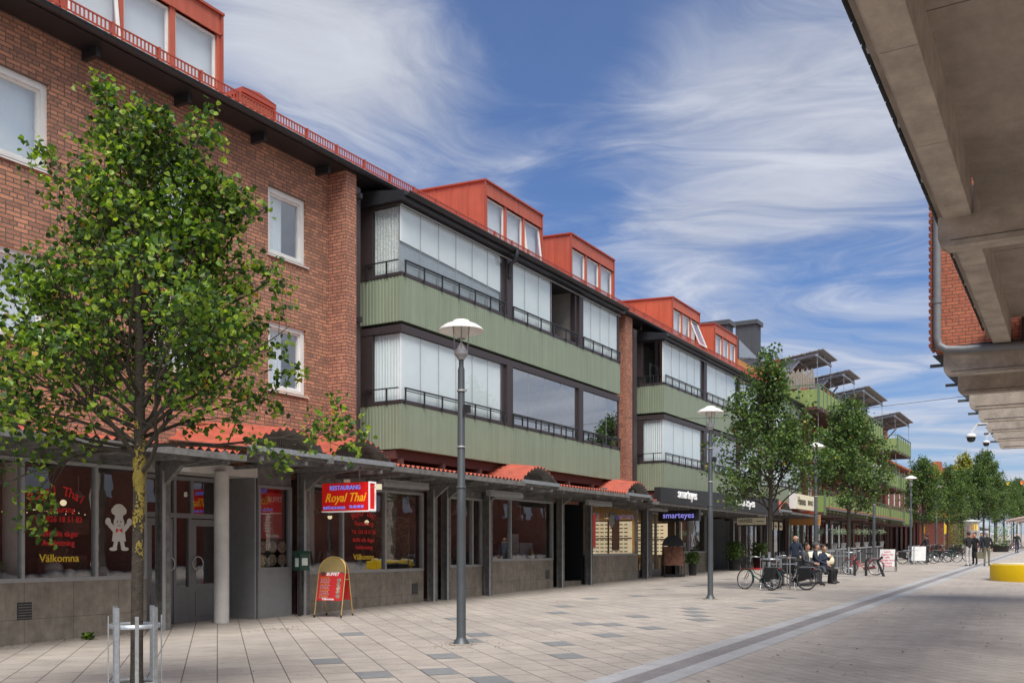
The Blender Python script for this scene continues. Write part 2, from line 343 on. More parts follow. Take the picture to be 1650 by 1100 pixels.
# ---------------------------------------------------------------- text
def text(s,size,at,parent,m,name='lettering',along=(0,1,0),up=(0,0,1),align='LEFT',ext=.004,shear=0,sx=1,label=None):
    cu=bpy.data.curves.new('txt','FONT'); cu.body=s; cu.size=size; cu.extrude=ext; cu.align_x=align; cu.shear=shear; cu.resolution_u=2
    if name=='lettering': cu.offset=size*.012
    to=bpy.data.objects.new('txt',cu); COL.objects.link(to)
    dg=bpy.context.evaluated_depsgraph_get(); dg.update()
    me=bpy.data.meshes.new_from_object(to.evaluated_get(dg))
    bpy.data.objects.remove(to); bpy.data.curves.remove(cu)
    a=Vector(along).normalized();u=Vector(up).normalized();n=a.cross(u)
    o3=ORG[parent.name]; at=Vector(at)
    for v in me.vertices:
        c=v.co.copy(); v.co=at+a*c.x*sx+u*c.y+n*c.z-o3
    me.materials.clear(); me.materials.append(m)
    ob=bpy.data.objects.new(name,me); COL.objects.link(ob); ob.parent=parent; ORG[ob.name]=o3
    if label: ob['label']=label
    return ob
def arctext(s,size,c,rad,a0,a1,parent,m,along=(0,1,0)):
    """letters set on an arc (one mesh)"""
    cu=None; V=[];F=[]; A=Vector(along);U=Vector((0,0,1)); N=A.cross(U); c=Vector(c); me2=MB()
    for i,ch in enumerate(s):
        if ch==' ': continue
        t=R(a0+(a1-a0)*i/(len(s)-1))
        cu=bpy.data.curves.new('txt','FONT'); cu.body=ch; cu.size=size; cu.extrude=.003; cu.align_x='CENTER'; cu.resolution_u=2; cu.offset=size*.015
        to=bpy.data.objects.new('txt',cu); COL.objects.link(to); dg=bpy.context.evaluated_depsgraph_get(); dg.update()
        me=bpy.data.meshes.new_from_object(to.evaluated_get(dg)); bpy.data.objects.remove(to); bpy.data.curves.remove(cu)
        d=A*math.sin(t)+U*math.cos(t); al=A*math.cos(t)-U*math.sin(t)
        me2.add([c+d*(rad+v.co.y)+al*v.co.x+N*v.co.z for v in me.vertices],[tuple(p.vertices) for p in me.polygons])
        bpy.data.meshes.remove(me)
    return obj('lettering',me2,m,parent)

# ================================================================ SETTING
gm=MB(); 
def gsheet(name,x0,x1,y0,y1,dz,m,ny=1):
    b=MB()
    for i in range(ny):
        a=y0+(y1-y0)*i/ny; c=y0+(y1-y0)*(i+1)/ny
        b.quad((x0,a,gz(a)+dz),(x1,a,gz(a)+dz),(x1,c,gz(c)+dz),(x0,c,gz(c)+dz))
    return obj(name,b,m,kind='structure')
gsheet('plaza_paving',-600,600,-200,1500,0,M['pave'])
gsheet('small_slab_paving',-4.1,30,-30,400,.004,M['pave2'])
gsheet('drain_kerb_strip',-4.98,-4.69,-30,400,.008,M['kerb'])
gsheet('drain_channel',-4.69,-4.38,-30,400,.008,M['grate'])
gsheet('drain_kerb_strip',-4.38,-4.08,-30,400,.008,M['kerb'])
# dark slabs let into the paving, snapped to its courses
W_,H_=.62,.42; ds=MB(); done=set()
DARK=[(-10.91,13.34),(-8.78,10.23),(-7.67,9.82),(-7.66,11.58),(-7.08,10.48),(-6.2,9.71),(-11.22,17.13),(-8.78,14.27),(-8.52,13.51),(-7.39,13.71),(-6.49,12.34),(-6.82,15.03),(-6.84,16.86),(-8.29,16.87),(-7.73,16.99),(-11.07,21.24),(-10.33,19.23),(-11.49,24.06),(-10.99,25.96),(-11.66,29.26),(-8.25,19.15),(-12.77,34.71),(-11.17,30.91),(-11.18,32.06),(-6.7,18.87),(-7.16,20.03),(-7.41,20.87),(-8.0,21.89),(-6.59,22.54),(-7.12,25.48),(-6.94,24.76),(-7.36,28.34),(-6.92,26.45),(-11.94,36.78),(-10.0,31.18),(-9.5,45),(-7.2,38),(-6.6,50)]
for X,Y in DARK:
    u=X*UD.x+Y*UD.y; v=X*VD.x+Y*VD.y
    r=math.floor(v/H_); off=.5*W_ if r%2==1 else 0
    # Blender shifts odd rows by half a slab
    c=math.floor((u+off)/W_); 
    if (r,c) in done: continue
    done.add((r,c)); e=.006
    u0=c*W_-off+e;u1=u0+W_-2*e;v0=r*H_+e;v1=v0+H_-2*e
    P=[]
    for a,b in ((u0,v0),(u0,v1),(u1,v1),(u1,v0)):
        x=a*UD.x+b*VD.x; y=a*UD.y+b*VD.y; P.append((x,y,gz(y)+.004))
    n=(Vector(P[1])-Vector(P[0])).cross(Vector(P[2])-Vector(P[0]))
    ds.quad(*(P if n.z>0 else P[::-1]))
obj('dark_paving_slab',ds,M['slabdark'],kind='structure')
# dry leaves and crumbs
lb=MB(); rr=random.Random(3)
def scrap(x,y,s):
    a=rr.uniform(0,6.28); z=gz(y)+.014
    p=[(x+s*math.cos(a+q)*k,y+s*math.sin(a+q)*k,z+rr.uniform(0,.012)) for q,k in ((0,1),(1.3,.6),(3.1,1),(4.6,.55))]
    lb.quad(*p)
for _ in range(420): 
    y=rr.uniform(4,38); scrap(rr.uniform(-4,1.5),y,rr.uniform(.01,.035))
for _ in range(150): scrap(rr.uniform(-14.6,-5),rr.uniform(7,38),rr.uniform(.008,.02))
for _ in range(150): scrap(rr.uniform(-15.1,-14.5),rr.uniform(9,12.5),rr.uniform(.01,.03))
for cx,cy in ((-8.5,12.86),(-12.9,13.4),(-8.5,25)):
    for _ in range(90): scrap(cx+rr.gauss(0,.3),cy+rr.gauss(0,.3),rr.uniform(.008,.02))
obj('fallen_leaves',lb,M['litter'],label='scattered dry leaves and crumbs lying on the paving',cat='leaves',kind='stuff')
# ================================================================ BUILDINGS
def corr_x(b,xf,y0,y1,z0,z1,pitch=.1,d=.014,face=1):
    """vertical corrugated sheet facing +X"""
    n=max(1,round((y1-y0)/pitch)); p=(y1-y0)/n
    pts=[]
    for i in range(n):
        y=y0+i*p
        pts+=[(y,xf),(y+p*.55,xf),(y+p*.65,xf-d),(y+p*.9,xf-d)]
    pts.append((y1,xf))
    V=[(x,y,z0) for y,x in pts]+[(x,y,z1) for y,x in pts]; m=len(pts)
    b.add(V,[(i,i+1,i+1+m,i+m) for i in range(m-1)])
def corr_y(b,yf,x0,x1,z0,z1,pitch=.1,d=.014):
    """vertical corrugated sheet facing -Y, from x0 (wall) to x1"""
    n=max(1,round((x1-x0)/pitch)); p=(x1-x0)/n; pts=[]
    for i in range(n):
        x=x0+i*p; pts+=[(x,yf),(x+p*.55,yf),(x+p*.65,yf+d),(x+p*.9,yf+d)]
    pts.append((x1,yf))
    V=[(x,y,z0) for x,y in pts]+[(x,y,z1) for x,y in pts]; m=len(pts)
    b.add(V,[(i,i+1,i+1+m,i+m) for i in range(m-1)])

def wall_with_holes(b,x,y0,y1,z0,z1,holes,th=.22):
    """wall plane at x facing +X, rectangular openings with reveals"""
    ys=sorted({y0,y1,*[h[0] for h in holes],*[h[1] for h in holes]}); zs=sorted({z0,z1,*[h[2] for h in holes],*[h[3] for h in holes]})
    for i in range(len(ys)-1):
        for j in range(len(zs)-1):
            cy=(ys[i]+ys[i+1])/2; cz=(zs[j]+zs[j+1])/2
            if any(h[0]<cy<h[1] and h[2]<cz<h[3] for h in holes): continue
            b.quad((x,ys[i],zs[j]),(x,ys[i+1],zs[j]),(x,ys[i+1],zs[j+1]),(x,ys[i],zs[j+1]))
    for a,c,d,e in holes:
        b.quad((x,a,d),(x,a,e),(x-th,a,e),(x-th,a,d)); b.quad((x,c,e),(x,c,d),(x-th,c,d),(x-th,c,e))
        b.quad((x,a,e),(x,c,e),(x-th,c,e),(x-th,a,e)); b.quad((x,c,d),(x,a,d),(x-th,a,d),(x-th,c,d))

def window(root,y0,y1,z0,z1,x=WX,inside='blind',sill=True):
    """white timber window: frame > sill, sash, pane, blind"""
    f=MB(); w=.11; xo=x-.06; xi=x-.16
    f.box(xi,xo,y0,y0+w,z0,z1); f.box(xi,xo,y1-w,y1,z0,z1); f.box(xi,xo+.002,y0+w,y1-w,z1-w,z1); f.box(xi,xo+.002,y0+w,y1-w,z0,z0+w*.8)
    f.box(xi-.02,x-.10,y0+w,y0+w+.05,z0+w*.8,z1-w); f.box(xi-.02,x-.10,y1-w-.05,y1-w,z0+w*.8,z1-w)
    f.box(xi-.02,x-.102,y0+w+.05,y1-w-.05,z1-w-.05,z1-w); f.box(xi-.02,x-.102,y0+w+.05,y1-w-.05,z0+w*.8,z0+w*.8+.05)
    fr=obj('window',f,M['white'],root)
    if sill:
        s=MB(); s.prism([(x-.16,z0+.012),(x+.05,z0-.035),(x+.05,z0-.06),(x-.16,z0-.012)],'y',y0-.02,y1+.06); 
        obj('sill',s,M['white'],fr)
    p=MB(); p.quad((x-.14,y0+w,z0+w*.8),(x-.14,y1-w,z0+w*.8),(x-.14,y1-w,z1-w),(x-.14,y0+w,z1-w)); obj('pane',p,M['winglass'],fr)
    q=MB(); xb=x-.26; xc=x-.24
    W=y1-y0
    q.quad((x-1.6,y0-.5,z0-.4),(x-1.6,y1+.5,z0-.4),(x-1.6,y1+.5,z1+.3),(x-1.6,y0-.5,z1+.3)); 
    q.quad((x-1.6,y1+.5,z0-.4),(xc,y1+.5,z0-.4),(xc,y1+.5,z1+.3),(x-1.6,y1+.5,z1+.3)); q.quad((x-1.6,y0-.5,z0-.4),(x-1.6,y0-.5,z1+.3),(xc,y0-.5,z1+.3),(xc,y0-.5,z0-.4))
    q.quad((x-1.6,y0-.5,z1+.3),(x-1.6,y1+.5,z1+.3),(xc,y1+.5,z1+.3),(xc,y0-.5,z1+.3)); q.quad((x-1.6,y0-.5,z0-.4),(xc,y0-.5,z0-.4),(xc,y1+.5,z0-.4),(x-1.6,y1+.5,z0-.4))
    obj('room',q,M['blindgrey'],fr)
    b=MB()
    if inside=='blind':
        b.quad((xb,y0,z0),(xb,y1,z0),(xb,y1,z1),(xb,y0,z1)); obj('blind',b,M['blind'],fr)
    elif inside=='curtain':
        n=26
        for i in range(n):
            ya=y0+.05+W*.5*i/n; yb=y0+.05+W*.5*(i+1)/n
            d=.03*math.sin(i*1.3); d2=.03*math.sin((i+1)*1.3)
            b.quad((xb+d,ya,z0),(xb+d2,yb,z0),(xb+d2,yb,z1-.1),(xb+d,ya,z1-.1))
        obj('curtain',b,M['blind'],fr)
    return fr

def pantile_edge(b,y0,y1,x,z,pitch=.2):
    n=int((y1-y0)/pitch)
    for i in range(n):
        y=y0+i*pitch
        V=[];k=7
        for j in range(k+1):
            t=j/k; yy=y+t*pitch; zz=z+.045*math.sin(t*2*math.pi)
            V+= [(x,yy,zz),(x,yy,zz-.02),(x-.5,yy,zz+.21)]
        F=[]
        for j in range(k):
            a=3*j; c=3*(j+1); F+=[(a+1,c+1,c,a),(a,c,c+2,a+2)]
        b.sm=True; b.add(V,F); b.sm=False

RS=.42
def roof_line(root,y0,y1,xe=-14.8,z=10.72,guard=True):
    """tiled roof with eave, rafter ends, gutter and snow guard"""
    t=MB(); pantile_edge(t,y0,y1,xe,z+.12)
    t.quad((xe-.45,y0,z+.28),(xe-.45,y1,z+.28),(-22,y1,z+.28+RS*6.75),(-22,y0,z+.28+RS*6.75))
    t.quad((-22,y0,z+.28+RS*6.75),(-22,y1,z+.28+RS*6.75),(-29,y1,z+.1),(-29,y0,z+.1))
    rf=obj('roof',t,M['tile'],root)
    e=MB(); e.box(-15.6,xe+.02,y0,y1,z-.06,z-.02)            # boarded soffit
    yy=y0+.6
    while yy<y1-.3: e.box(-15.42,xe-.2,yy,yy+.09,z-.24,z-.062); yy+=2.05
    e.box(xe-.03,xe+.02,y0,y1,z-.02,z+.10)
    obj('eave_boarding',e,M['black'],root)
    g=MB(); n=8
    prof=[(xe+.09+.085*math.cos(a),z+.02+.085*math.sin(a)) for a in [math.pi+math.pi*i/n for i in range(n+1)]]
    V=[(p[0],y0,p[1]) for p in prof]+[(p[0],y1,p[1]) for p in prof]; g.sm=True; g.add(V,[(i+1,i,i+n+1,i+n+2) for i in range(n)]); g.sm=False
    g.box(xe+.165,xe+.185,y0,y1,z+.005,z+.03)
    g.box(xe-.02,xe+.0,y0,y1,z-.03,z+.115)
    obj('gutter',g,M['black'],root)
    if guard:
        s=MB(); zz=z+.36; xs=xe-.22
        s.box(xs-.012,xs+.012,y0,y1,zz-.06,zz-.035); s.box(xs-.012,xs+.012,y0,y1,zz+.12,zz+.145)
        n=int((y1-y0)/.085)
        for i in range(n):
            y=y0+i*.085
            if (i%12)==0: s.box(xs-.05,xs+.02,y,y+.05,zz-.2,zz+.16)
            s.box(xs-.006,xs+.006,y+.02,y+.05,zz-.035,zz+.12)
        obj('snow_guard',s,M['rustdk'],root)
    return rf

def dormer(root,y0,y1,zt=12.85,x=-15.4,zb=10.95,m='rust',open_i=None,seam=4):
    b=MB(); xb=-18.6; zb2=zt+.16
    b.box(x-.02,x+.0,y0,y1,zt-.42,zt)                      # fascia
    b.add([(x,y0,zb),(x,y0,zt),(xb,y0,zb2),(xb,y0,zb)],[(0,1,2,3)])
    b.add([(x,y1,zb),(x,y1,zt),(xb,y1,zb2),(xb,y1,zb)],[(3,2,1,0)])
    b.quad((x,y0,zt),(x,y1,zt),(xb,y1,zb2),(xb,y0,zb2))
    ww=(y1-y0-.35)/3
    for k in range(4):
        yy=y0+.006+k*(ww+.075)
        b.box(x-.12,x-.004,yy,min(yy+.13,y1-.006),zb+.001,zt-.42)
    b.box(x-.121,x-.003,y0+.14,y1-.12,zb-.3,zb+.12)
    b.box(x,x+.012,(y0+y1)/2-.012,(y0+y1)/2+.012,zt-.42,zt); b.box(x+.0005,x+.03,y0,y1,zt-.435,zt-.405)
    for k in range(1,5): b.box(x-.62*k-.012,x-.62*k+.012,y0-.025,y0,zb,zt+.05*k*.6)    # standing seams
    d=obj('dormer',b,M[m],root)
    tr=MB(); tr.bar((x+.03,y0-.03,zt+.02),(xb,y0-.03,zb2+.02),.05,.05); tr.bar((x+.03,y0-.03,zt+.02),(x+.03,y1+.04,zt+.02),.05,.05)
    tr.box(x-.005,x+.03,y0-.035,y0+.02,zb,zt); tr.box(x-.005,x+.03,y1-.03,y1+.03,zb,zt)
    obj('trim',tr,M['rustdk'],d)
    for k in range(3):
        a=y0+.13+k*(ww+.075); c=a+ww-.055
        f=MB(); z0=zb+.12; z1=zt-.46; w=.055; th=R(22 if open_i==('wide',k) else 7 if open_i==k else 0)
        def P(y,z,dx=0):
            r=z1-z; return (x-.05+dx+r*math.sin(th),y,z1-r*math.cos(th))
        for (ya,yb,za,zc) in ((a,a+w,z0,z1),(c-w,c,z0,z1),(a+w,c-w,z1-w,z1),(a+w,c-w,z0,z0+w)):
            V=[P(ya,za),P(yb,za),P(yb,zc),P(ya,zc),P(ya,za,-.05),P(yb,za,-.05),P(yb,zc,-.05),P(ya,zc,-.05)]
            f.add(V,[(0,1,2,3),(7,6,5,4),(0,4,5,1),(1,5,6,2),(2,6,7,3),(3,7,4,0)])
        obj('window_frame',f,M['white'],d)
        g=MB(); g.quad(P(a+w,z0+w,-.02),P(c-w,z0+w,-.02),P(c-w,z1-w,-.02),P(a+w,z1-w,-.02)); obj('pane',g,M['winglass'],d)
        h=MB(); h.quad((x-.2,a-.04,zb+.1),(x-.2,c+.04,zb+.1),(x-.2,c+.04,z1),(x-.2,a-.04,z1)); obj('blind',h,M['blind'],d)
    return d

def balcony(root,y0,y1,zb,bays,x=-14.1,style=0,first=True):
    """one storey of glazed balcony. zb underside. bays: (ya,yb,panes,kind)"""
    zt=zb+1.10; xw=WX-.02
    sl=MB(); sl.box(xw+.1,x-.06,y0+.04,y1-.04,zb+.03,zb+.22); B=obj('balcony',sl,M['soffit'],root)
    p=MB(); corr_x(p,x,y0,y1,zb,zt,d=.0025); corr_y(p,y0,xw,x,zb,zt); 
    p.quad((x,y1,zb),(xw,y1,zb),(xw,y1,zt),(x,y1,zt)); p.quad((x-.03,y0+.02,zb+.002),(x-.03,y1-.02,zb+.002),(xw,y1-.02,zb+.002),(xw,y0+.02,zb+.002))
    p.box(x-.01,x+.004,y0-.004,y0+.02,zb,zt)
    obj('parapet',p,M['green'],B)
    z0=zt+.005; z1=zb+2.86 ; 
    f=MB(); f.box(x-.09,x+.012,y0-.012,y1+.01,z0,z0+.085); f.box(xw+.02,x-.09,y0-.013,y0+.08,z0,z0+.083)
    f.box(x-.10,x-.003,y0,y1,z1-.02,z1+.16); f.box(xw+.02,x-.1,y0,y0+.09,z1-.02,z1+.158)
    f.box(xw+.02,xw+.42,y0+.01,y0+.1,z0+.08,z1-.02)
    for ya,yb,n,k in bays[:-1]: pass
    for i in range(len(bays)-1):
        a=bays[i][1]; c=bays[i+1][0]
        f.box(x-.2,x-.05,a-.05,a+.15,z0+.08,z1-.02); f.box(x-.14,x+.02,a+.15,c+.02,zt-.0,z1-.0)
    f.box(x-.1,x-.03,bays[-1][1],y1-.02,z0+.08,z1)
    obj('frame',f,M['brown'],B)
    for ya,yb,n,k in bays:
        m_=n if k!='open' else 5
        for i in range(1,m_):
            if k=='open' and i>3: continue
            q=MB(); yy=ya+(yb-ya)*i/m_; q.box(x-.062,x-.05,yy-.006,yy+.006,z0+.085,z1-.02); obj('pane_edge',q,M['steellt'],B)
    r=MB(); zr=zt+.36; xr=x+.035
    segs=[(b_[0]+(.03 if i==0 else .0),b_[1]+.02) for i,b_ in enumerate(bays)]
    for a,c in segs:
        r.box(xr-.03,xr+.035,a-.0,c,zr,zr+.028); r.box(xr-.012,xr+.012,a,c,zr-.055,zr-.035)
        n=max(3,round((c-a)/.78))
        for k in range(n+1):
            yy=a+(c-a-.04)*k/n; r.box(xr-.014,xr+.014,yy,yy+.04,zt-.02,zr)
    r.box(xw+.15,x-.07,y0-.05,y0-.02,zr,zr+.028)
    for xx in (xw+.25,x-.45): r.box(xx,xx+.035,y0-.045,y0-.018,zt,zr)
    obj('railing',r,M['black'],B)
    zz0=z0+.09; zz1=z1-.03
    for ya,yb,n,k in bays:
        m=n if k!='open' else 5
        for i in range(m):
            if k=='open' and i>=3: 
                continue
            a=ya+(yb-ya)*i/m+.006; c=ya+(yb-ya)*(i+1)/m-.006
            g=MB(); xg=x-.055
            g.quad((xg,a,zz0),(xg,c,zz0),(xg,c,zz1),(xg,a,zz1)); obj('glass_pane',g,M['glass'] if k!='mirror' else M['mirror'],B)
        bl=MB()
        if k in('blind','open','frost'):
            ye=yb if k!='open' else ya+(yb-ya)*.6
            zlo=zz0 if k!='blind' else zz0+ (.0)
            bl.quad((x-.10,ya,zlo),(x-.10,ye,zlo),(x-.10,ye,zz1),(x-.10,ya,zz1)); obj('blind',bl,M['blind'],B)
        if k=='half':
            # pleated blind let down above a sloping open part
            bl.add([(x-.10,ya,zz0+.78),(x-.10,yb,zz0+.60),(x-.10,yb,zz1),(x-.10,ya,zz1)],[(0,1,2,3)]); obj('blind',bl,M['blind'],B)
            b2=MB(); b2.quad((x-.14,ya,zz0),(x-.14,yb,zz0),(x-.14,yb,zz1),(x-.14,ya,zz1)); obj('screen',b2,M['blindgrey'],B)
    # end pane + curtain
    g=MB(); g.quad((xw+.42,y0+.03,zz0),(x-.1,y0+.03,zz0),(x-.1,y0+.03,zz1),(xw+.42,y0+.03,zz1)); obj('side_pane',g,M['glass'],B)
    if style in(0,1,3):
        c=MB(); n=36; a=x-.95 if style==0 else x-1.0
        for i in range(n):
            xa=a+(x-.12-a)*i/n; xb=a+(x-.12-a)*(i+1)/n; d=.02*math.sin(i*1.7); d2=.02*math.sin((i+1)*1.7)
            c.quad((xa,y0+.12+d,zz0),(xb,y0+.12+d2,zz0),(xb,y0+.12+d2,zz1),(xa,y0+.12+d,zz1))
        obj('curtain',c,M['curtain'] if style==0 else M['blind'],B)
    # back wall, ceiling and door inside
    w=MB(); w.quad((xw+.12,y0+.1,zb+.2),(xw+.12,y1,zb+.2),(xw+.12,y1,z1+.2),(xw+.12,y0+.1,z1+.2)); w.quad((xw+.12,y0+.1,z1+.1),(xw+.12,y1,z1+.1),(x-.1,y1,z1+.1),(x-.1,y0+.1,z1+.1))
    for ya,yb,n,k in bays: w.quad((xw+.1,yb+.02,zb+.2),(x-.2,yb+.02,zb+.2),(x-.2,yb+.02,z1+.1),(xw+.1,yb+.02,z1+.1))
    obj('inner_wall',w,M['inner'],B)
    d=MB()
    for ya,yb,n,k in bays:
        c=(ya+yb)/2; d.box(xw+.12,xw+.17,c-.9,c-.8,zb+.25,zb+2.3); d.box(xw+.12,xw+.17,c,c+.1,zb+.25,zb+2.3); d.box(xw+.12,xw+.168,c-.8,c,zb+2.2,zb+2.3)
    obj('balcony_door',d,M['white'],B)
    return B
M['mirror']=glass('dark_reflecting_glass',.42,(.35,.37,.4))

def balcony_roof(root,y0,y1,z=10.14,x=-14.1):
    b=MB(); xo=x+.16
    # shallow roof with sloped end fascia
    b.add([(WX,y0-.12,z+.02),(xo,y0-.12,z+.0),(xo,y0-.12,z+.22),(WX,y0-.12,z+.44),(WX,y1+.1,z+.02),(xo,y1+.1,z+.0),(xo,y1+.1,z+.22),(WX,y1+.1,z+.44)],
          [(0,1,2,3),(7,6,5,4),(0,4,5,1),(3,2,6,7),(1,5,6,2)])
    r=obj('balcony_roof',b,M['black'],root)
    g=MB(); n=8; c=(xo+.07,z+.17); rad=.085
    pr=[(c[0]+rad*math.cos(a),c[1]+rad*math.sin(a)) for a in [math.pi+math.pi*i/n for i in range(n+1)]]
    V=[(p[0],y0-.1,p[1]) for p in pr]+[(p[0],y1+.1,p[1]) for p in pr]; g.sm=True; g.add(V,[(i+1,i,i+n+1,i+n+2) for i in range(n)]); g.sm=False
    g.box(c[0]+rad-.003,c[0]+rad+.012,y0-.1,y1+.1,c[1]-.015,c[1]+.012)
    obj('gutter',g,M['black'],r)
    g=MB(); g.box(x+.005,x+.03,y0-.05,y1,z-.095,z-.07); obj('drip_trim',g,M['steellt'],r)
    return r

def chimney(root,x0,x1,y0,y1,z0,z1,kind='brick'):
    b=MB(); b.box(x0,x1,y0,y1,z0,z1-.15); ch=obj('chimney',b,M['brick_orange'] if kind=='brick' else M['zinc'],root)
    c=MB()
    if kind=='brick':
        c.box(x0-.06,x1+.06,y0-.06,y1+.06,z1-.15,z1-.03); c.prism([(y0-.06,z1-.03),(y1+.06,z1-.03),((y0+y1)/2,z1+.05)],'x',x0-.07,x1+.07); obj('cap',c,M['rustdk'],ch)
    else:
        for i in range(5): c.box(x0-.015,x1+.015,y0+.1+(y1-y0)*i/5,y0+.13+(y1-y0)*i/5,z0,z1-.151)
        for i in range(3): c.box(x0+.15+(x1-x0)*i/3,x0+.18+(x1-x0)*i/3,y0-.015,y1+.015,z0,z1-.152)
        c.box(x0-.12,x1+.12,y0-.12,y1+.12,z1-.15,z1+.1); obj('cap',c,M['zinc'],ch)
    return ch

# ---- building one: brick, then two storeys of glazed balconies
B1=thing('brick_building',(WX,20,0),'nearest brick apartment building with white windows, glazed green balconies and red dormers','building','apartment buildings along the left side')
H=[]
for a,c in ((5.2,7.3),(8.6,10.36),(12.55,13.6),(15.62,16.83)):
    H+=[(a,c,8.27,9.77),(a,c,5.27,6.78)]
w=MB(); wall_with_holes(w,WX,-6,17.6,3.3,10.7,H); w.quad((WX,18,3.3),(WX,33.95,3.3),(WX,33.95,10.7),(WX,18,10.7)); w.box(-29,-28.8,-6,35,0,10.8); w.box(-28.8,WX-2,-6,-5.8,0,10.8)
obj('wall',w,M['brick'],B1)
w=MB(); w.box(WX-.1,-14.85,17.6,17.98,4.25,10.66); obj('pier',w,M['brick_pier'],B1)
w=MB(); w.box(WX,-14.83,17.56,18.02,4.0,4.25); obj('pier_foot',w,M['redsheet'],B1)
w=MB(); w.box(WX-.1,-14.85,33.95,34.6,3.6,10.66); obj('pier',w,M['brick_pier'],B1)
for i,(a,c,z0,z1) in enumerate(H):
    window(B1,a,c,z0,z1,inside='curtain' if i>=6 else 'blind')
roof_line(B1,-6,35.2)
for a,c,o in ((10.55,14.28,0),(24.69,28.26,2),(30.41,34.07,None)): dormer(B1,a,c,open_i=o)
dormer(B1,4.6,8.2)
chimney(B1,-19.4,-18.5,17.85,18.95,11.5,13.6)
bay1=[(18.84,23.62,6,'half'),(24.08,28.28,5,'open'),(28.7,31.66,4,'frost')]
bay0=[(18.84,23.62,6,'blind'),(24.08,28.28,4,'mirror'),(28.7,31.66,3,'mirror')]
balcony(B1,18.77,31.74,7.26,bay1,style=0); balcony(B1,18.77,31.74,4.16,bay0,style=1); balcony_roof(B1,18.77,31.74)
c=MB(); c.box(WX+.0,-14.87,17.99,18.16,3.9,10.4); obj('balcony_column',c,M['brown'],B1)
c=MB(); c.box(WX+.0,-14.86,31.9,32.1,3.9,10.4); obj('balcony_column',c,M['brown'],B1)
for z in (7.15,10.1):
    c=MB(); c.box(-14.87,-14.74,18.0,18.08,z,z+.12); obj('column_clamp',c,M['black'],B1)
c=MB(); c.tube([(-13.88,23.85,10.35),(-13.80,23.85,10.22),(-13.86,23.85,9.98),(-14.02,23.85,9.9),(-14.05,23.85,9.5)],.06)
obj('downpipe',c,M['black'],B1)
c=MB(); c.tube([(-15.2,22.0,3.95),(-14.5,22.5,3.98),(-14.3,24.6,3.95),(-14.3,24.95,4.02),(-14.3,25.0,4.3)],.065); obj('waste_pipe',c,M['soffit'],B1)
c=MB(); c.box(WX,-14.3,18.8,31.7,3.92,4.14)
for k in range(8): c.box(WX,-14.2,18.9+k*1.8,19.0+k*1.8,3.80,3.93)
obj('balcony_underside',c,M['soffit'],B1)
# plants and small things behind the upper glazing
for y in (20.0,21.9):
    p=MB()
    for k in range(60):
        a=random.uniform(0,6.28); r=random.uniform(0,.2); z=9.0-random.uniform(0,.5)
        q=Vector((-14.32+.3*r*math.cos(a),y+r*math.sin(a),z)); s=.035
        p.quad(q+Vector((0,-s,0)),q+Vector((.01,0,-s)),q+Vector((0,s,0)),q+Vector((0,0,s)))
    obj('potted_plant',p,M['leafA'],B1)

# ---- building two
B2=thing('brick_building',(WX,42,0),'second brick building along the street with green glazed balconies above the optician','building','apartment buildings along the left side')
w=MB(); w.quad((WX,35.2,3.3),(WX,57.3,3.3),(WX,57.3,10.7),(WX,35.2,10.7)); w.box(-29,-28.8,35.2,57,0,10.8); w.quad((WX,57.3,3.3),(-28.8,57.3,3.3),(-28.8,57.3,10.7),(WX,57.3,10.7)); w.box(WX-.1,-14.86,49.9,50.5,3.6,10.66); obj('wall',w,M['brick_pier'],B2)
roof_line(B2,35.2,57.4)
dormer(B2,40.37,43.88,m='terra',open_i=('wide',2)); dormer(B2,46.15,49.69,m='terra')
chimney(B2,-19.6,-18.2,36.9,39.4,11.5,13.4)
chimney(B2,-18.1,-16.6,52.0,52.9,11.5,14.3,'zinc'); chimney(B2,-17.7,-16.45,56.9,57.9,11.5,15.3,'zinc')
bA=[(36.08,40.6,5,'frost'),(41.1,45.6,3,'frost'),(46.0,49.4,4,'frost')]
bB=[(36.08,40.6,4,'blind'),(41.1,45.6,4,'mirror'),(46.0,49.4,4,'blind')]
balcony(B2,36.01,49.5,7.16,bA,style=2); balcony(B2,36.01,49.5,4.06,bB,style=3); balcony_roof(B2,36.01,49.5,z=10.04)
bA=[(52.9,58.2,5,'frost')]
balcony(B2,52.8,58.3,7.16,bA,style=3); balcony(B2,52.8,58.3,4.06,bA,style=3); balcony_roof(B2,52.8,58.3,z=10.04)
for ya,yb in ((34.75,35.1),(51.6,52.0)):
    c=MB(); c.box(WX+.0,-14.87,ya,yb,3.9,10.3); obj('balcony_column',c,M['brown'],B2)
c=MB(); c.box(WX,-14.3,36.1,49.4,3.8,4.02); c.box(WX,-14.3,52.9,58.2,3.8,4.02); obj('balcony_underside',c,M['soffit'],B2)
c=MB(); c.box(-18.5,-15.5,50.4,56.8,11.0,11.85); 
for k in range(8): c.box(-15.5,-15.47,51+k*.7,51.03+k*.7,11,11.84)
obj('roof_extension',c,M['ochre'],B2)
c=MB(); c.add([(-15.45,50.3,11.86),(-15.45,56.9,11.86),(-15.45,56.9,12.1),(-15.45,53.5,12.5),(-15.45,50.3,12.85)],[(0,1,2,3,4)]); obj('glass_balustrade',c,M['winglass'],B2)

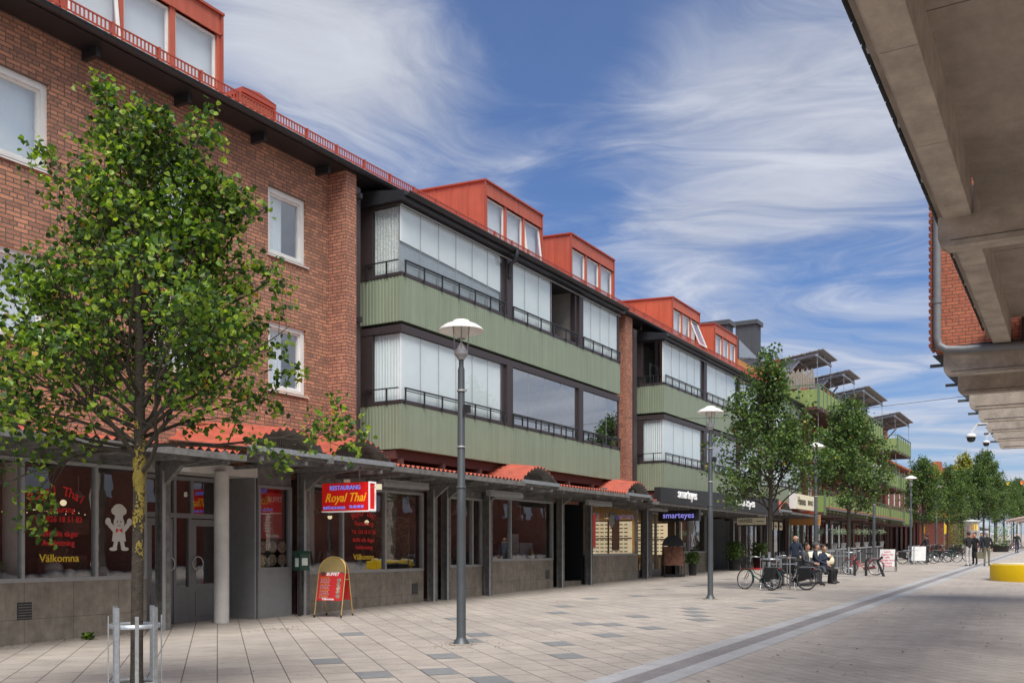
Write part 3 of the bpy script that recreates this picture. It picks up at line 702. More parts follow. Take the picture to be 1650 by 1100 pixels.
# ---- building three: slatted green balconies under solar roofs
B3=thing('brick_building',(WX,76,0),'orange brick building with green slatted balconies and tilted solar roofs','building','apartment buildings along the left side')
HH=[]
for k in range(12):
    for z in (5.2,8.3,11.2): HH.append((59.2+k*3.1,60.5+k*3.1,z,z+1.5))
w=MB(); wall_with_holes(w,WX,58.4,97,3.2,13.2,HH); w.quad((WX,58.4,3.2),(WX,58.4,13.2),(-27,58.4,13.2),(-27,58.4,3.2)); w.quad((WX,58.4,13.2),(WX,97,13.2),(-27,97,13.2),(-27,58.4,13.2)); w.quad((WX,97,3.2),(-27,97,3.2),(-27,97,13.2),(WX,97,13.2))
obj('wall',w,M['brick_orange'],B3)
for (a,c,z0,z1) in HH:
    f=MB(); f.box(WX-.16,WX-.08,a,a+.1,z0,z1); f.box(WX-.16,WX-.08,c-.1,c,z0,z1); f.box(WX-.16,WX-.078,a+.1,c-.1,z1-.1,z1); f.box(WX-.16,WX-.078,a+.1,c-.1,z0,z0+.1); f.box(WX-.16,WX-.082,(a+c)/2-.04,(a+c)/2+.04,z0+.1,z1-.1)
    fr=obj('window',f,M['white'],B3); p=MB(); p.quad((WX-.12,a,z0),(WX-.12,c,z0),(WX-.12,c,z1),(WX-.12,a,z1)); obj('pane',p,M['mirror'],fr)
def slat_balcony(y0,y1,zb,x=-13.0,xw=WX,zt=None):
    zt=zb+1.28
    s=MB(); s.box(xw,x,y0,y1,zb-.16,zb); s.box(x-.06,x+.0,y0,y1,zb-.22,zb-.155); B=obj('slatted_balcony',s,M['soffit'],B3)
    f=MB(); n=max(2,round((y1-y0)/1.05))
    for k in range(n+1):
        y=y0+(y1-y0-.07)*k/n; f.box(x-.03,x+.04,y,y+.07,zb-.16,zt)
    f.box(x-.04,x+.045,y0,y1,zt,zt+.05)
    m=2
    for k in range(m+1):
        xx=xw+.1+(x-xw-.15)*k/m; f.box(xx-.04,xx+.04,y0-.03,y0+.03,zb-.16,zt)
    f.box(xw+.1,x,y0-.035,y0+.035,zt,zt+.05)
    obj('frame',f,M['slatdk'],B)
    p=MB(); 
    for k in range(n):
        a=y0+(y1-y0-.07)*k/n+.07+.09; c=y0+(y1-y0-.07)*(k+1)/n-.09
        for j in range(7): p.box(x-.02,x+.015,a,c,zb+.02+j*.145,zb+.155+j*.145)
    for j in range(7): p.box(xw+.15,x-.06,y0-.015,y0+.015,zb+.02+j*.145,zb+.155+j*.145)
    obj('slat_panel',p,M['slat'],B)
    return B
TB=[(57.9,79.5),(87.0,94.2)]
for a,c in TB: slat_balcony(a,c,10.1)
for a,c in ((57.9,64.5),(66.5,73),(75,82),(84,88.6),(90.3,95.5)): slat_balcony(a,c,7.0,x=-13.2)
for a,c in ((60,66),(68,74),(77,82.5),(84,90),(91.4,96)): slat_balcony(a,c,3.95,x=-13.1)
b=MB(); 
for k in range(34): 
    x=-15.1+k*.052; b.tube([(x,58.3+.03*math.sin(k*2.3),11.3),(x+.01,58.3,12.35+.1*math.sin(k*5.1)+.05*math.cos(k*3.3))],.024,n=5)
obj('reed_screen',b,mat('dry_reed',(.38,.35,.29),.9,var=.3,vs=30),B3)
def solar(y0,y1,zt):
    r=MB(); xo=-12.85; xw=WX+.0; z0=zt-.38
    r.add([(xw,y0,z0),(xo,y0,zt),(xo,y1,zt),(xw,y1,z0),(xw,y0,z0+.05),(xo,y0,zt+.05),(xo,y1,zt+.05),(xw,y1,z0+.05)],[(0,3,2,1),(4,5,6,7),(0,1,5,4),(1,2,6,5),(2,3,7,6),(3,0,4,7)])
    P=obj('solar_roof',r,M['panel'],B3)
    f=MB(); k=max(2,round((y1-y0)/3.2))
    for i in range(k+1):
        y=y0+.3+(y1-y0-.6)*i/k; f.bar((xw,y,z0-.14),(xo-.35,y,zt-.15),.10,.18)
        f.bar((xw+.05,y,z0-1.25),(xw+1.1,y,z0-.1),.08,.1)
    f.bar((xo-.4,y0,zt-.30),(xo-.4,y1,zt-.30),.1,.12); f.bar((xw+.9,y0,z0-.06),(xw+.9,y1,z0-.06),.06,.08); f.bar((xo-1.1,y0,zt-.17),(xo-1.1,y1,zt-.17),.06,.08)
    for i in range(5): f.bar((xw+.3+i*.5,y0-.04,z0+.10+i*.075),(xw+.3+i*.5,y0+.1,z0+.10+i*.075),.06,.06)
    obj('support_beam',f,M['galv'],P)
    w=MB(); w.tube([(xo-.4,y0+.2,zt-.3),(xo-.3,y0+.2,zt-6.5)],.018,n=6); w.tube([(xo-.4,y1-.2,zt-.3),(xo-.3,y1-.2,zt-6.5)],.018,n=6)
    obj('steel_cable',w,M['galv'],P)
    w=MB(); w.add([(xw,y0+.35,z0-.1),(xw,y0+.35,z0-1.0),(xw+1.25,y0+.35,z0+.02)],[(0,1,2)]); w.add([(xw,y0+.4,z0-.1),(xw,y0+.4,z0-1.0),(xw+1.25,y0+.4,z0+.02)],[(2,1,0)]); w.quad((xw,y0+.35,z0-1),(xw,y0+.4,z0-1),(xw+1.25,y0+.4,z0+.02),(xw+1.25,y0+.35,z0+.02))
    obj('gusset_plate',w,M['galv'],P)
solar(58.3,62.3,13.5); solar(65.9,69.7,13.5); solar(72.9,80.9,13.45); solar(86.9,95,13.3)
# ---- far buildings
def far_building(y0,y1,h,x,label,m='brick_far',depth=12,rows=3,chim=()):
    B=thing('brick_building',(x,(y0+y1)/2,gz(y0)),label,'building','apartment buildings along the left side')
    hs=[]; n=int((y1-y0)/3.4)
    for k in range(n):
        for r_ in range(rows): hs.append((y0+1+k*3.4,y0+2.5+k*3.4,gz(y0)+4.6+r_*2.9,gz(y0)+6.1+r_*2.9))
    w=MB(); z0=gz(y0)-1
    wall_with_holes(w,x,y0,y1,z0+4.3,h,hs); w.quad((x,y0,z0),(x,y0,h),(x-depth,y0,h),(x-depth,y0,z0)); w.quad((x,y1,z0),(x-depth,y1,z0),(x-depth,y1,h),(x,y1,h)); obj('wall',w,M[m],B)
    r=MB(); r.prism([(x+.5,h-.05),(x+.5,h+.12),(x-depth/2,h+2.3),(x-depth-.3,h+.1),(x-depth-.3,h-.05)],'y',y0,y1); obj('roof',r,M['tile'],B)
    s=MB(); s.quad((x-.3,y0,z0),(x-.3,y1,z0),(x-.3,y1,z0+4.3),(x-.3,y0,z0+4.3)); 
    k=y0
    while k<y1: s.box(x-.3,x-.1,k,k+.4,z0,z0+4.3); k+=3.1
    obj('ground_floor_wall',s,M['maroon'],B)
    p=MB()
    for a,c,d,e in hs: p.quad((x-.15,a,d),(x-.15,c,d),(x-.15,c,e),(x-.15,a,e))
    obj('window_pane',p,M['blind'],B)
    for (ya,yb,zz) in chim: 
        c=MB(); c.box(x-5,x-3.6,ya,yb,h+1,zz); obj('chimney',c,M['brick_orange'],B)
    return B
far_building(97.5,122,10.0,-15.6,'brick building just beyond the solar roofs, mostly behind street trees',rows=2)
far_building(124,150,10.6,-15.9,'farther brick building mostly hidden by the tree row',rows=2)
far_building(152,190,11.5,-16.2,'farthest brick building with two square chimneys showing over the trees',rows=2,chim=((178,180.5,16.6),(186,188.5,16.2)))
# ================================================================ SHOPFRONTS
SX=-15.15
def shop(name,label,y0,y1,sill=1.14,top=3.25,mull=(),base='stone',frame='steellt',inner='dark',depth=2.2,glassm='shopglass',vent=None,x=SX,basez=None,door=False):
    T=thing(name,(x,(y0+y1)/2,gz(y0)),label,'shop front','shop fronts under the canopy')
    g0=gz(y0)-.3
    b=MB()
    if not door:
        b.box(x-.25,x,y0,y1,g0,sill); P=obj('plinth',b,M[base],T)
        j=MB(); k=y0+.9
        while k<y1-.3 and base=='stone': j.box(x-.01,x+.0015,k,k+.008,g0,sill-.01); k+=.92
        if base=='stone': j.box(x-.01,x+.0018,y0,y1,sill-.62,sill-.612); obj('joint',j,M['stonecap'],P)
    f=MB(); w=.06
    zb=sill if not door else gz(y0)
    f.box(x-.10,x+.015,y0,y1,zb-.0,zb+.07); f.box(x-.1,x+.01,y0,y1,top-.06,top); f.box(x-.1,x+.012,y0,y0+w,zb+.07,top-.06); f.box(x-.1,x+.012,y1-w,y1,zb+.07,top-.06)
    for m in mull: f.box(x-.1,x+.012,m-w/2,m+w/2,zb+.07,top-.06)
    if door: f.box(x-.1,x+.013,y0+w,y1-w,zb+.07,zb+.32)
    obj('frame',f,M[frame],T)
    ms=[y0]+list(mull)+[y1]
    for a,c in zip(ms,ms[1:]):
        g=MB(); g.quad((x-.05,a,zb),(x-.05,c,zb),(x-.05,c,top),(x-.05,a,top)); obj('pane',g,M[glassm],T)
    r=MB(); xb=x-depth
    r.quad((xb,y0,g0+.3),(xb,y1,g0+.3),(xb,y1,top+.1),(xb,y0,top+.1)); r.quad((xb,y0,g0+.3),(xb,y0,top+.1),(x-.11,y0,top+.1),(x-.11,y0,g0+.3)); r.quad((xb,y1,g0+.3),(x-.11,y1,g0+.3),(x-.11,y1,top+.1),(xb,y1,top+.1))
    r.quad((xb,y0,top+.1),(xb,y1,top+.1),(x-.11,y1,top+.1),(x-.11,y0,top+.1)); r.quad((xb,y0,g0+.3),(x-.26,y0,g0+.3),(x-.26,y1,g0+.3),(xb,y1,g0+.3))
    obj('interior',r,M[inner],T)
    if vent:
        v=MB(); v.box(x-.02,x+.006,vent-.13,vent+.13,sill-.62,sill-.33); V_=obj('vent',v,M['black'],T)
        v=MB()
        for i in range(6): v.box(x-.01,x+.016,vent-.12,vent+.12,sill-.60+i*.045,sill-.585+i*.045)
        obj('louvre',v,M['steel'],V_)
    h=MB(); h.box(x-.3,x-.02,y0,y1,top+.002,3.62); obj('head_panel',h,M['steel'],T)
    return T
S1=shop('shop_front','restaurant window at the left edge with red arched lettering and a white chef figure',7.0,12.2,sill=1.16,mull=(9.72,11.12),inner='dark',vent=9.75)
t=text
arctext('Royal Thai',.235,(SX+.02-.06,10.38,1.77),.88,-30,30,S1,M['txtred'])
for i,(s,z,sz) in enumerate((('Restaurang',2.36,.15),('Tel. 026 18 51 82',2.19,.14),('Buffé alla dagar',1.94,.14),('Avhämtning',1.78,.14))): text(s,sz,(SX-.04,10.40,z),S1,M['txtred'],align='CENTER',sx=.92)
text('Välkomna',.19,(SX-.04,10.42,1.50),S1,M['txtyel'],align='CENTER')
b=MB(); X_=SX-.04
def disc(b,y,z,ry,rz,x=X_,n=18): b.add([(x,y+ry*math.cos(2*math.pi*k/n),z+rz*math.sin(2*math.pi*k/n)) for k in range(n)],[tuple(range(n))])
disc(b,11.62,2.20,.115,.13)
disc(b,11.62,2.45,.13,.10,X_+.001); disc(b,11.53,2.42,.075,.075,X_+.002); disc(b,11.71,2.42,.075,.075,X_+.002); b.add([(X_+.003,11.52,2.42),(X_+.003,11.535,2.29),(X_+.003,11.705,2.29),(X_+.003,11.72,2.42)],[(3,2,1,0)])
b.add([(X_+.001,11.50,2.10),(X_+.001,11.47,1.86),(X_+.001,11.77,1.86),(X_+.001,11.74,2.10)],[(0,1,2,3)]); b.bar((X_,11.53,2.06),(X_,11.42,2.17),.01,.09); b.bar((X_,11.71,2.06),(X_,11.82,2.17),.01,.09); disc(b,11.39,2.22,.06,.07); disc(b,11.85,2.22,.06,.07)
b.bar((X_,11.56,1.88),(X_,11.53,1.74),.01,.08); b.bar((X_,11.68,1.88),(X_,11.71,1.74),.01,.08); disc(b,11.50,1.72,.085,.035); disc(b,11.75,1.72,.085,.035)
ch=obj('chef_sticker',b,mat('pale_sticker',(.62,.60,.54),.6,var=.05),S1)
b=MB(); b.add([(X_+.006,11.62,2.07),(X_+.006,11.55,2.10),(X_+.006,11.55,2.01)],[(0,1,2)]); b.add([(X_+.006,11.62,2.07),(X_+.006,11.69,2.01),(X_+.006,11.69,2.10)],[(0,1,2)]); obj('neckerchief',b,M['txtred'],ch)
b=MB(); disc(b,11.585,2.22,.012,.02,X_+.007,8); disc(b,11.655,2.22,.012,.02,X_+.007,8); b.bar((X_+.006,11.58,2.15),(X_+.006,11.66,2.15),.004,.01); obj('face_marks',b,M['txtdark'],ch)
b=MB(); b.tube([(SX-.7,9.97,.6),(SX-.7,9.97,3.2)],.15,n=20); obj('inner_column',b,M['offwhite'],S1)
b=MB(); 
for k in range(26): b.ball((SX-1.4+.3*math.sin(k*5),9.9+k*.085,2.42+.03*math.sin(k*1.7)),.011,n=4)
obj('fairy_lights',b,M['fairy'],S1)
b=MB(); b.ball((SX-.5,10.62,1.36),.16,n=10,sc=(1,1,.85)); b.ball((SX-.6,11.7,1.3),.1,n=8); b.box(SX-.7,SX-.4,11.2,11.8,1.14,1.22); vz=obj('vase',b,M['offwhite'],S1)
b=MB()
for k in range(90):
    a=random.uniform(0,6.28); r=random.uniform(0,.2); q=Vector((SX-.5+r*math.cos(a),10.62+r*math.sin(a),1.55+random.uniform(0,.35))); s=.04
    b.quad(q+Vector((0,-s,0)),q+Vector((.02,0,-s)),q+Vector((0,s,0)),q+Vector((0,0,s)))
obj('dried_flowers',b,M['litter'],S1)
b=MB()
for y,z,c in ((9.2,1.7,.3),(10.9,1.55,.25),(11.45,1.6,.2)): b.box(SX-1.3,SX-1.0,y-c,y+c,.9,z); b.box(SX-1.4,SX-1.35,y-.5,y+.5,2.0,2.3)
obj('restaurant_furniture',b,M['darkred'],S1)

# recessed restaurant entrance
T=thing('entrance_doors',(SX-.5,13.6,gz(13)),'grey double doors of the restaurant entrance with long glass panels and round handles','door')
xd=SX-.75; f=MB(); z0=gz(13); zt=3.22
f.box(xd-.08,xd,12.72,12.80,z0,zt); f.box(xd-.08,xd,14.9,14.98,z0,zt); f.box(xd-.08,xd-.002,12.80,14.9,zt-.08,zt); f.box(xd-.08,xd-.003,12.8,14.9,2.36,2.46)
for y in (13.47,13.92): f.box(xd-.08,xd-.001,y,y+.07,2.46,zt-.08)
f.box(xd-.08,xd-.001,13.47,13.54,z0,2.36); f.box(xd-.08,xd-.001,13.86,13.93,z0,2.36); f.box(xd-.08,xd-.004,13.54,13.86,z0,z0+.75)
obj('door_frame',f,M['doorgrey'],T)
for a,c,hy in ((12.81,13.46,13.32),(13.94,14.89,14.06)):
    d=MB(); x=xd-.02; d.box(x-.05,x,a,c,z0+.02,z0+.8); d.box(x-.05,x,a,a+.13,z0+.8,2.34); d.box(x-.05,x,c-.13,c,z0+.8,2.34); d.box(x-.05,x+.001,a+.13,c-.13,2.2,2.34)
    d.box(x,x+.012,a+.1,c-.1,z0+.12,z0+.13); d.box(x,x+.012,a+.1,c-.1,z0+.64,z0+.65); d.box(x,x+.012,a+.1,a+.11,z0+.13,z0+.64); d.box(x,x+.012,c-.11,c-.1,z0+.13,z0+.64)
    D=obj('door',d,M['doorgrey'],T); h=MB(); h.ring((x+.06,hy,1.42),.14,.014,axis=(1,0,0),n=20,m=6); h.bar((x,hy,1.56),(x+.06,hy,1.56),.02); h.bar((x,hy,1.28),(x+.06,hy,1.28),.02); h.ball((x+.015,hy+.03,1.28),.03,n=6); obj('handle',h,M['chrome'],D)
    p=MB(); p.quad((x-.03,a+.1,z0+.75),(x-.03,c-.1,z0+.75),(x-.03,c-.1,2.25),(x-.03,a+.1,2.25)); obj('pane',p,M['shopglass'],D)
p=MB(); p.quad((xd-.05,12.8,2.4),(xd-.05,14.9,2.4),(xd-.05,14.9,zt),(xd-.05,12.8,zt)); p.quad((xd-.05,13.5,z0),(xd-.05,13.9,z0),(xd-.05,13.9,2.4),(xd-.05,13.5,2.4)); obj('pane',p,M['shopglass'],T)
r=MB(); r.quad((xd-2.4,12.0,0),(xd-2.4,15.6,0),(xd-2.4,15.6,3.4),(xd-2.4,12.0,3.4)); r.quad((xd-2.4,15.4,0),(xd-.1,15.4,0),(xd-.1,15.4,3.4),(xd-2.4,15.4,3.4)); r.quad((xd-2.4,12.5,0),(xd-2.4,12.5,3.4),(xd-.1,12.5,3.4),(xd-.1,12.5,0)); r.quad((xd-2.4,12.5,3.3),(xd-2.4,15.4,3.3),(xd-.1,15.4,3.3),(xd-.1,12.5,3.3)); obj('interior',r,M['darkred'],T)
r=MB(); r.box(xd-1.9,xd-1.85,12.95,13.6,2.5,3.1); obj('menu_light_box',r,mat('red_orange_menu',(.55,.06,.03),.5,var=.6,vs=4,emit=.12),T)
r=MB(); r.box(xd-.2,SX-.02,14.99,15.03,z0,3.25); r.box(xd-.1,xd-.02,12.36,12.72,z0,3.25); r.box(xd-.1,SX-.26,12.22,12.34,z0-.1,3.25)
obj('side_panel',r,M['doorgrey'],T)
r=MB(); r.box(xd-.1,SX-.021,12.3,15.1,3.25,3.45); obj('head_panel',r,M['offwhite'],T)
c=MB(); c.sm=True; c.lathe([(.155,0),(.158,.02),(.152,.05),(.152,1.35),(.150,1.36),(.150,3.1)],(-15.12,14.02,gz(14)),28); obj('round_column',c,M['offwhite'],None,'white round column beside the restaurant doors','column',origin=(-15.12,14.02,gz(14)))
S2=shop('shop_front','restaurant window with a red buffet poster over a plain grey panel',15.08,16.1,sill=1.25,top=3.1,base='doorgrey',inner='darkred',frame='doorgrey')
b=MB(); b.box(SX-.14,SX-.12,15.28,15.92,1.95,2.95); P=obj('buffet_poster',b,mat('faded_red_poster',(.40,.05,.045),.55,var=.1),S2)
text('BUFFET',.16,(SX-.115,15.50,2.76),P,M['txtgrey'],sx=.78); 
b=MB(); b.box(SX-.119,SX-.117,15.32,15.46,2.72,2.9); obj('poster_emblem',b,M['txtdark'],P)
for i in range(9): text('meny alla dagar '[:10+(i*3)%6],.045,(SX-.115,15.34,2.6-i*.062),P,M['txtgrey'],name='print')
text('Välkomna',.10,(SX-.115,15.42,1.98),P,M['txtgrey'])
b=MB()
for k in range(6): disc(b,15.30+(k%3)*.30,1.76-.28*(k//3),.14,.13,SX-.10,14)
obj('food_pictures',b,M['food'],S2)
S3=shop('shop_front','long restaurant window behind the hanging red sign, with red lettering and yellow Välkomna',16.5,21.15,sill=1.14,top=3.22,mull=(17.85,19.5),inner='darkred',vent=20.75)
for i,(s,z,sz) in enumerate((('Restaurang',2.30,.16),('Tel. 026 18 51 82',2.1,.13),('Buffé alla dagar',1.90,.14),('Avhämtning',1.72,.14))): text(s,sz,(SX-.04,18.68,z),S3,M['txtred'],align='CENTER')
arctext('Royal Thai',.22,(SX-.04,18.68,1.75),.80,-28,28,S3,M['txtred'])
text('Välkomna',.20,(SX-.04,18.68,1.46),S3,M['txtyel'],align='CENTER')
b=MB(); b.tube([(SX-.7,17.4,.6),(SX-.7,17.4,3.2)],.15,n=20); obj('inner_column',b,M['offwhite'],S3)
b=MB(); b.box(SX-1.6,SX-1.2,19.9,21.0,.9,1.5); b.box(SX-.9,SX-.7,16.6,16.8,1.1,1.6); obj('yellow_counter',b,M['goldpanel'],S3)
S4=shop('shop_front','narrow glazed door bay with worn tan steps beside the grey lamp post',22.25,24.15,sill=1.2,top=3.2,mull=(23.6,),inner='darkred',base='stone')
S5=shop('shop_front','window showing framed pictures between two steel posts',24.3,28.6,sill=1.35,top=3.3,mull=(25.8,),inner='dark',vent=28.2)
for k,(y,z,w_,h_) in enumerate(((24.95,1.62,.85,.55),(26.25,1.62,.4,.6),(26.75,1.7,.7,.75),(27.6,1.62,.85,.55))):
    b=MB(); b.box(SX-.5,SX-.47,y-w_/2,y+w_/2,z-.25,z-.25+h_); fr=obj('picture_frame',b,M['steellt'],S5)
    b=MB(); b.box(SX-.468,SX-.465,y-w_/2+.04,y+w_/2-.04,z-.21,z-.29+h_); obj('picture',b,M['photo2'],fr)
b=MB()
for y in (25.3,27.2): b.box(SX-2.1,SX-2.05,y-.35,y+.35,2.5,2.75)
obj('lit_panel',b,mat('amber_light_panel',(.9,.55,.2),.5,var=0,emit=.35),S5)
def clutter(S,y0,y1,z0,n,seed):
    rn=random.Random(seed)
    for m,nm in (('offwhite','crockery'),('darkred','table_and_chairs'),('goldpanel','ornament'),('slatdk','pot_plant'),('steellt','lamp')):
        b=MB()
        for _ in range(n):
            y=rn.uniform(y0+.2,y1-.2); x=SX-rn.uniform(.25,1.7); h=rn.uniform(.05,.45)
            if nm=='crockery': b.lathe([(.03,0),(.09*rn.uniform(.6,1.3),h*.5),(.05,h*.7)],(x,y,z0+.05),10)
            elif nm=='table_and_chairs': b.box(x-.25,x+.2,y-.22,y+.22,z0-.3,z0+h*.6); b.box(x-.25,x-.2,y-.22,y+.22,z0+h*.6,z0+h*.6+.35)
            elif nm=='ornament': b.ball((x,y,z0+h),.05+.1*h,6,(1,1,1.6))
            elif nm=='pot_plant':
                for q in range(14): a=rn.uniform(0,6.28); b.bar((x,y,z0),(x+.15*math.cos(a),y+.15*math.sin(a),z0+.2+h),.012,.03)
            else: b.tube([(x,y,z0+1.9),(x,y,z0+1.5+h*.3)],.008,n=5); b.lathe([(.02,.12),(.12,0)],(x,y,z0+1.4+h*.3),12)
        obj(nm,b,M[m],S)
clutter(S1,7.2,12.0,1.16,6,1); clutter(S3,16.6,21,1.14,6,2); clutter(S4,22.4,24,1.2,2,3); clutter(S5,24.5,28.4,1.3,3,4); 
b=MB()
for y,z in ((17.2,2.5),(19.1,2.55),(20.6,2.45),(8.4,2.5),(11.5,2.6)): b.ball((SX-1.5,y,z),.06,8)
obj('glowing_lamp',b,M['fairy'],S3)
b=MB(); b.box(SX-1.7,SX-.4,21.02,21.06,1.3,2.6); obj('wall_picture',b,M['food'],S3)
# dark passage
T=thing('passage_opening',(SX,30.2,gz(30)),'black recessed doorway left of the lit optician window','doorway')
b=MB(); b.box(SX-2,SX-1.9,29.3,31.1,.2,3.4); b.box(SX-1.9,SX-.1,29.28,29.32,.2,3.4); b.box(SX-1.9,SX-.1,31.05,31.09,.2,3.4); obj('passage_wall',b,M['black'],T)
b=MB(); b.box(SX-1.8,SX-.15,29.33,31.04,.2,gz(30)+.16); obj('doorstep',b,M['stone'],T)
S6=shop('shop_front','brightly lit optician window with a tall red banner at its left side',31.2,35.85,sill=1.48,top=3.35,mull=(),inner='shelf',glassm='glass',depth=4.4)
def optic(S,ya,yb,lamps,xs=SX-.2,dep=4.0):
    y=yb-.12; x0=xs-dep
    b=MB(); b.box(x0,xs,y,y+.05,1.45,2.85); P=obj('display_wall',b,M['warm'],S)
    b=MB(); k=x0+.12
    while k<xs-.1:
        for j in range(8): b.box(k,k+.14,y-.03,y,1.60+j*.155,1.64+j*.155)
        k+=.21
    obj('spectacles',b,M['txtdark'],P)
    b=MB()
    for z in (1.45,2.15,2.86): b.box(x0,xs,y-.07,y+.02,z-.03,z+.02)
    for k in range(1,4): b.box(x0+dep*k/4-.03,x0+dep*k/4+.03,y-.06,y+.01,1.48,2.83)
    obj('shelf_edge',b,M['maroon'],P)
    b=MB(); b.box(x0,xs-.3,y-.25,y-.01,.7,1.35); obj('drawers',b,M['shelf'],P)
    for i,(y,z,dx) in enumerate(lamps):
        b=MB(); b.lathe([(.05,.2),(.07,.05),(.09,0)],(SX-dx,y,z),12); l=obj('spotlight',b,M['white'],S); b=MB(); b.lathe([(.001,.012),(.075,.012)],(SX-dx,y,z),12); obj('bulb',b,M['bulb'],l)
optic(S6,31.6,35.8,((31.9,2.95,1.2),(33.0,2.9,1.4),(33.1,3.05,.8),(35.0,2.95,1.0)))
b=MB(); b.box(SX-.14,SX-.11,31.35,32.15,1.78,3.0); P=obj('red_banner',b,M['signred'],S6)
text('Synen',.13,(SX-.105,31.45,2.5),P,M['txtwhite']); text('på rätt',.13,(SX-.105,31.45,2.36),P,M['txtwhite']); text('pris',.11,(SX-.105,31.55,1.86),P,M['txtwhite'])
b=MB(); b.box(SX-.16,SX-.14,31.3,32.2,1.74,3.04); b.tube([(SX-.15,31.75,1.3),(SX-.15,31.75,1.75)],.012); obj('banner_frame',b,M['white'],P)
b=MB(); b.box(SX-.25,SX-.2,33.9,34.5,1.66,3.0); P=obj('portrait_poster',b,M['photo1'],S6)
b=MB(); b.box(SX-1.4,SX-1.2,33.1,33.7,1.2,3.3); b.box(SX-.1,SX-.06,33.3,33.75,2.7,3.12); obj('interior_pillar',b,M['doorgrey'],S6)
b=MB(); disc(b,33.4,2.78,.22,.27,SX-.04); disc(b,42.3,2.72,.26,.3,SX-.04); lg=obj('shield_sticker',b,mat('grey_sticker',(.28,.30,.27),.6,var=.1),S6)
S7=shop('shop_front','optician entrance bay set back beside the dark arched board',36.75,39.7,sill=.6,top=3.3,mull=(37.6,39.1),inner='shelf',glassm='glass',depth=4.4,door=True,x=SX-.5)
optic(S7,37.2,39.7,((37.9,2.9,.9),(39.2,2.95,1.2)))
b=MB(); b.tube([(SX-.25,37.4,.4),(SX-.25,37.4,3.3)],.24,n=20); obj('dark_column',b,M['steel'],S7)
S8=shop('shop_front','optician window right of the entrance with a pale lilac banner inside',40.3,44.2,sill=1.55,top=3.35,mull=(41.8,),inner='dark')
b=MB(); b.box(SX-.35,SX-.3,42.45,43.15,1.7,2.95); P=obj('lilac_banner',b,mat('lilac_cloth',(.42,.40,.55),.7,var=.05),S8); b=MB(); disc(b,42.85,2.45,.15,.16,SX-.295); obj('white_mark',b,M['white'],P)
b=MB(); b.box(SX-2.1,SX-1.2,44.05,44.1,1.5,3.0); b.box(SX-2,SX-1.95,40.4,41.2,1.6,3.0); obj('display_wall',b,M['warm'],S8)
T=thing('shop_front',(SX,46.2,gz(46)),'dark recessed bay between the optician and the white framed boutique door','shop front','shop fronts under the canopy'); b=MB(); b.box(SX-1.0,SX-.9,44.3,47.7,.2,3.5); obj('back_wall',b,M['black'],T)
S9=shop('shop_front','boutique door framed in white beside tall potted shrubs',47.75,49.6,sill=.8,top=3.15,inner='blindgrey',frame='white',door=True)
S10=shop('shop_front','café window behind the near tree trunk with cream posters along its top',50.0,53.6,sill=1.1,top=3.4,mull=(51.2,52.2),inner='maroon',frame='steellt',base='maroon')
S11=shop('shop_front','café front with square cream notices below the cream box sign',54.0,58.2,sill=1.1,top=3.4,mull=(55,56,57.2),inner='maroon',base='maroon',frame='black')
for k in range(4): 
    b=MB(); b.box(SX-.04,SX-.02,54.15+k*1.05,54.85+k*1.05,2.85,3.3); P=obj('notice',b,M['cream'],S11); text('Meny',.2,(SX-.018,54.22+k*1.05,3.0),P,M['txtdark'])
for k in range(3):
    b=MB(); b.box(SX-.04,SX-.02,50.2+k*1.1,51.0+k*1.1,3.0,3.35); obj('poster',b,M['cream'] if k<2 else M['ochre'],S10)
for k in range(9):
    y=59+k*4.1; Sx=shop('shop_front',('dark maroon shop front under red awning, '+['first','second','third','fourth','fifth','sixth','seventh','eighth','ninth'][k]+' beyond the café'),y,y+3.5,sill=gz(y)+.45,top=3.55+gz(y)*.2,mull=(y+1.1,y+2.3),inner='dark' if k%2 else 'maroon',base='maroon',frame='maroon' if k%3 else 'steel')
# ---- steel posts carrying the canopy
post=thing('canopy_post',(-15.0,12.45,gz(12.4)),'weathered steel canopy post left of the restaurant doors','post','steel posts carrying the canopy')
b=MB(); x0=-15.0; y0=12.45; z0=gz(y0)
b.box(x0-.10,x0-.085,y0-.1,y0+.1,z0-.4,3.45); b.box(x0+.085,x0+.1,y0-.1,y0+.1,z0-.4,3.45); b.box(x0-.085,x0+.085,y0-.008,y0+.008,z0-.4,3.45); obj('column',b,M['steel'],post)
b=MB(); b.box(x0+.1001,x0+.112,y0-.1,y0-.03,z0-.4,3.2); obj('pale_flange',b,M['steellt'],post)  # paler strip along one side of the outer flange
b=MB(); b.prism([(x0+.1,2.95),(x0+.1,3.42),(x0+1.7,3.5),(x0+1.7,3.38),(x0+.55,3.28)],'y',y0-.05,y0+.05); obj('bracket',b,M['steel'],post)
for y,l in ((16.32,'beside the dark green post box'),(21.35,'right of the long restaurant window, first of a pair'),(22.0,'right of the long restaurant window, second of a pair'),(24.2,'between the narrow door bay and the picture window'),(28.85,'left of the black doorway'),(31.08,'right of the black doorway'),(36.3,'right of the lit optician window'),(40.0,'right of the optician entrance'),(44.3,'right of the optician with lilac banner'),(47.6,'left of the white framed boutique door'),(49.8,'right of the white framed boutique door'),(53.8,'left of the café door'),(58.5,'right of the café front')):
    dup(post,(-15.0,y,gz(y)),label='weathered steel canopy post '+l)
for k,y in enumerate(range(62,98,4)):
    dup(post,(-15.0,y+.0,gz(y)),label='distant steel canopy post %s after the café'%['first','second','third','fourth','fifth','sixth','seventh','eighth','ninth'][k])
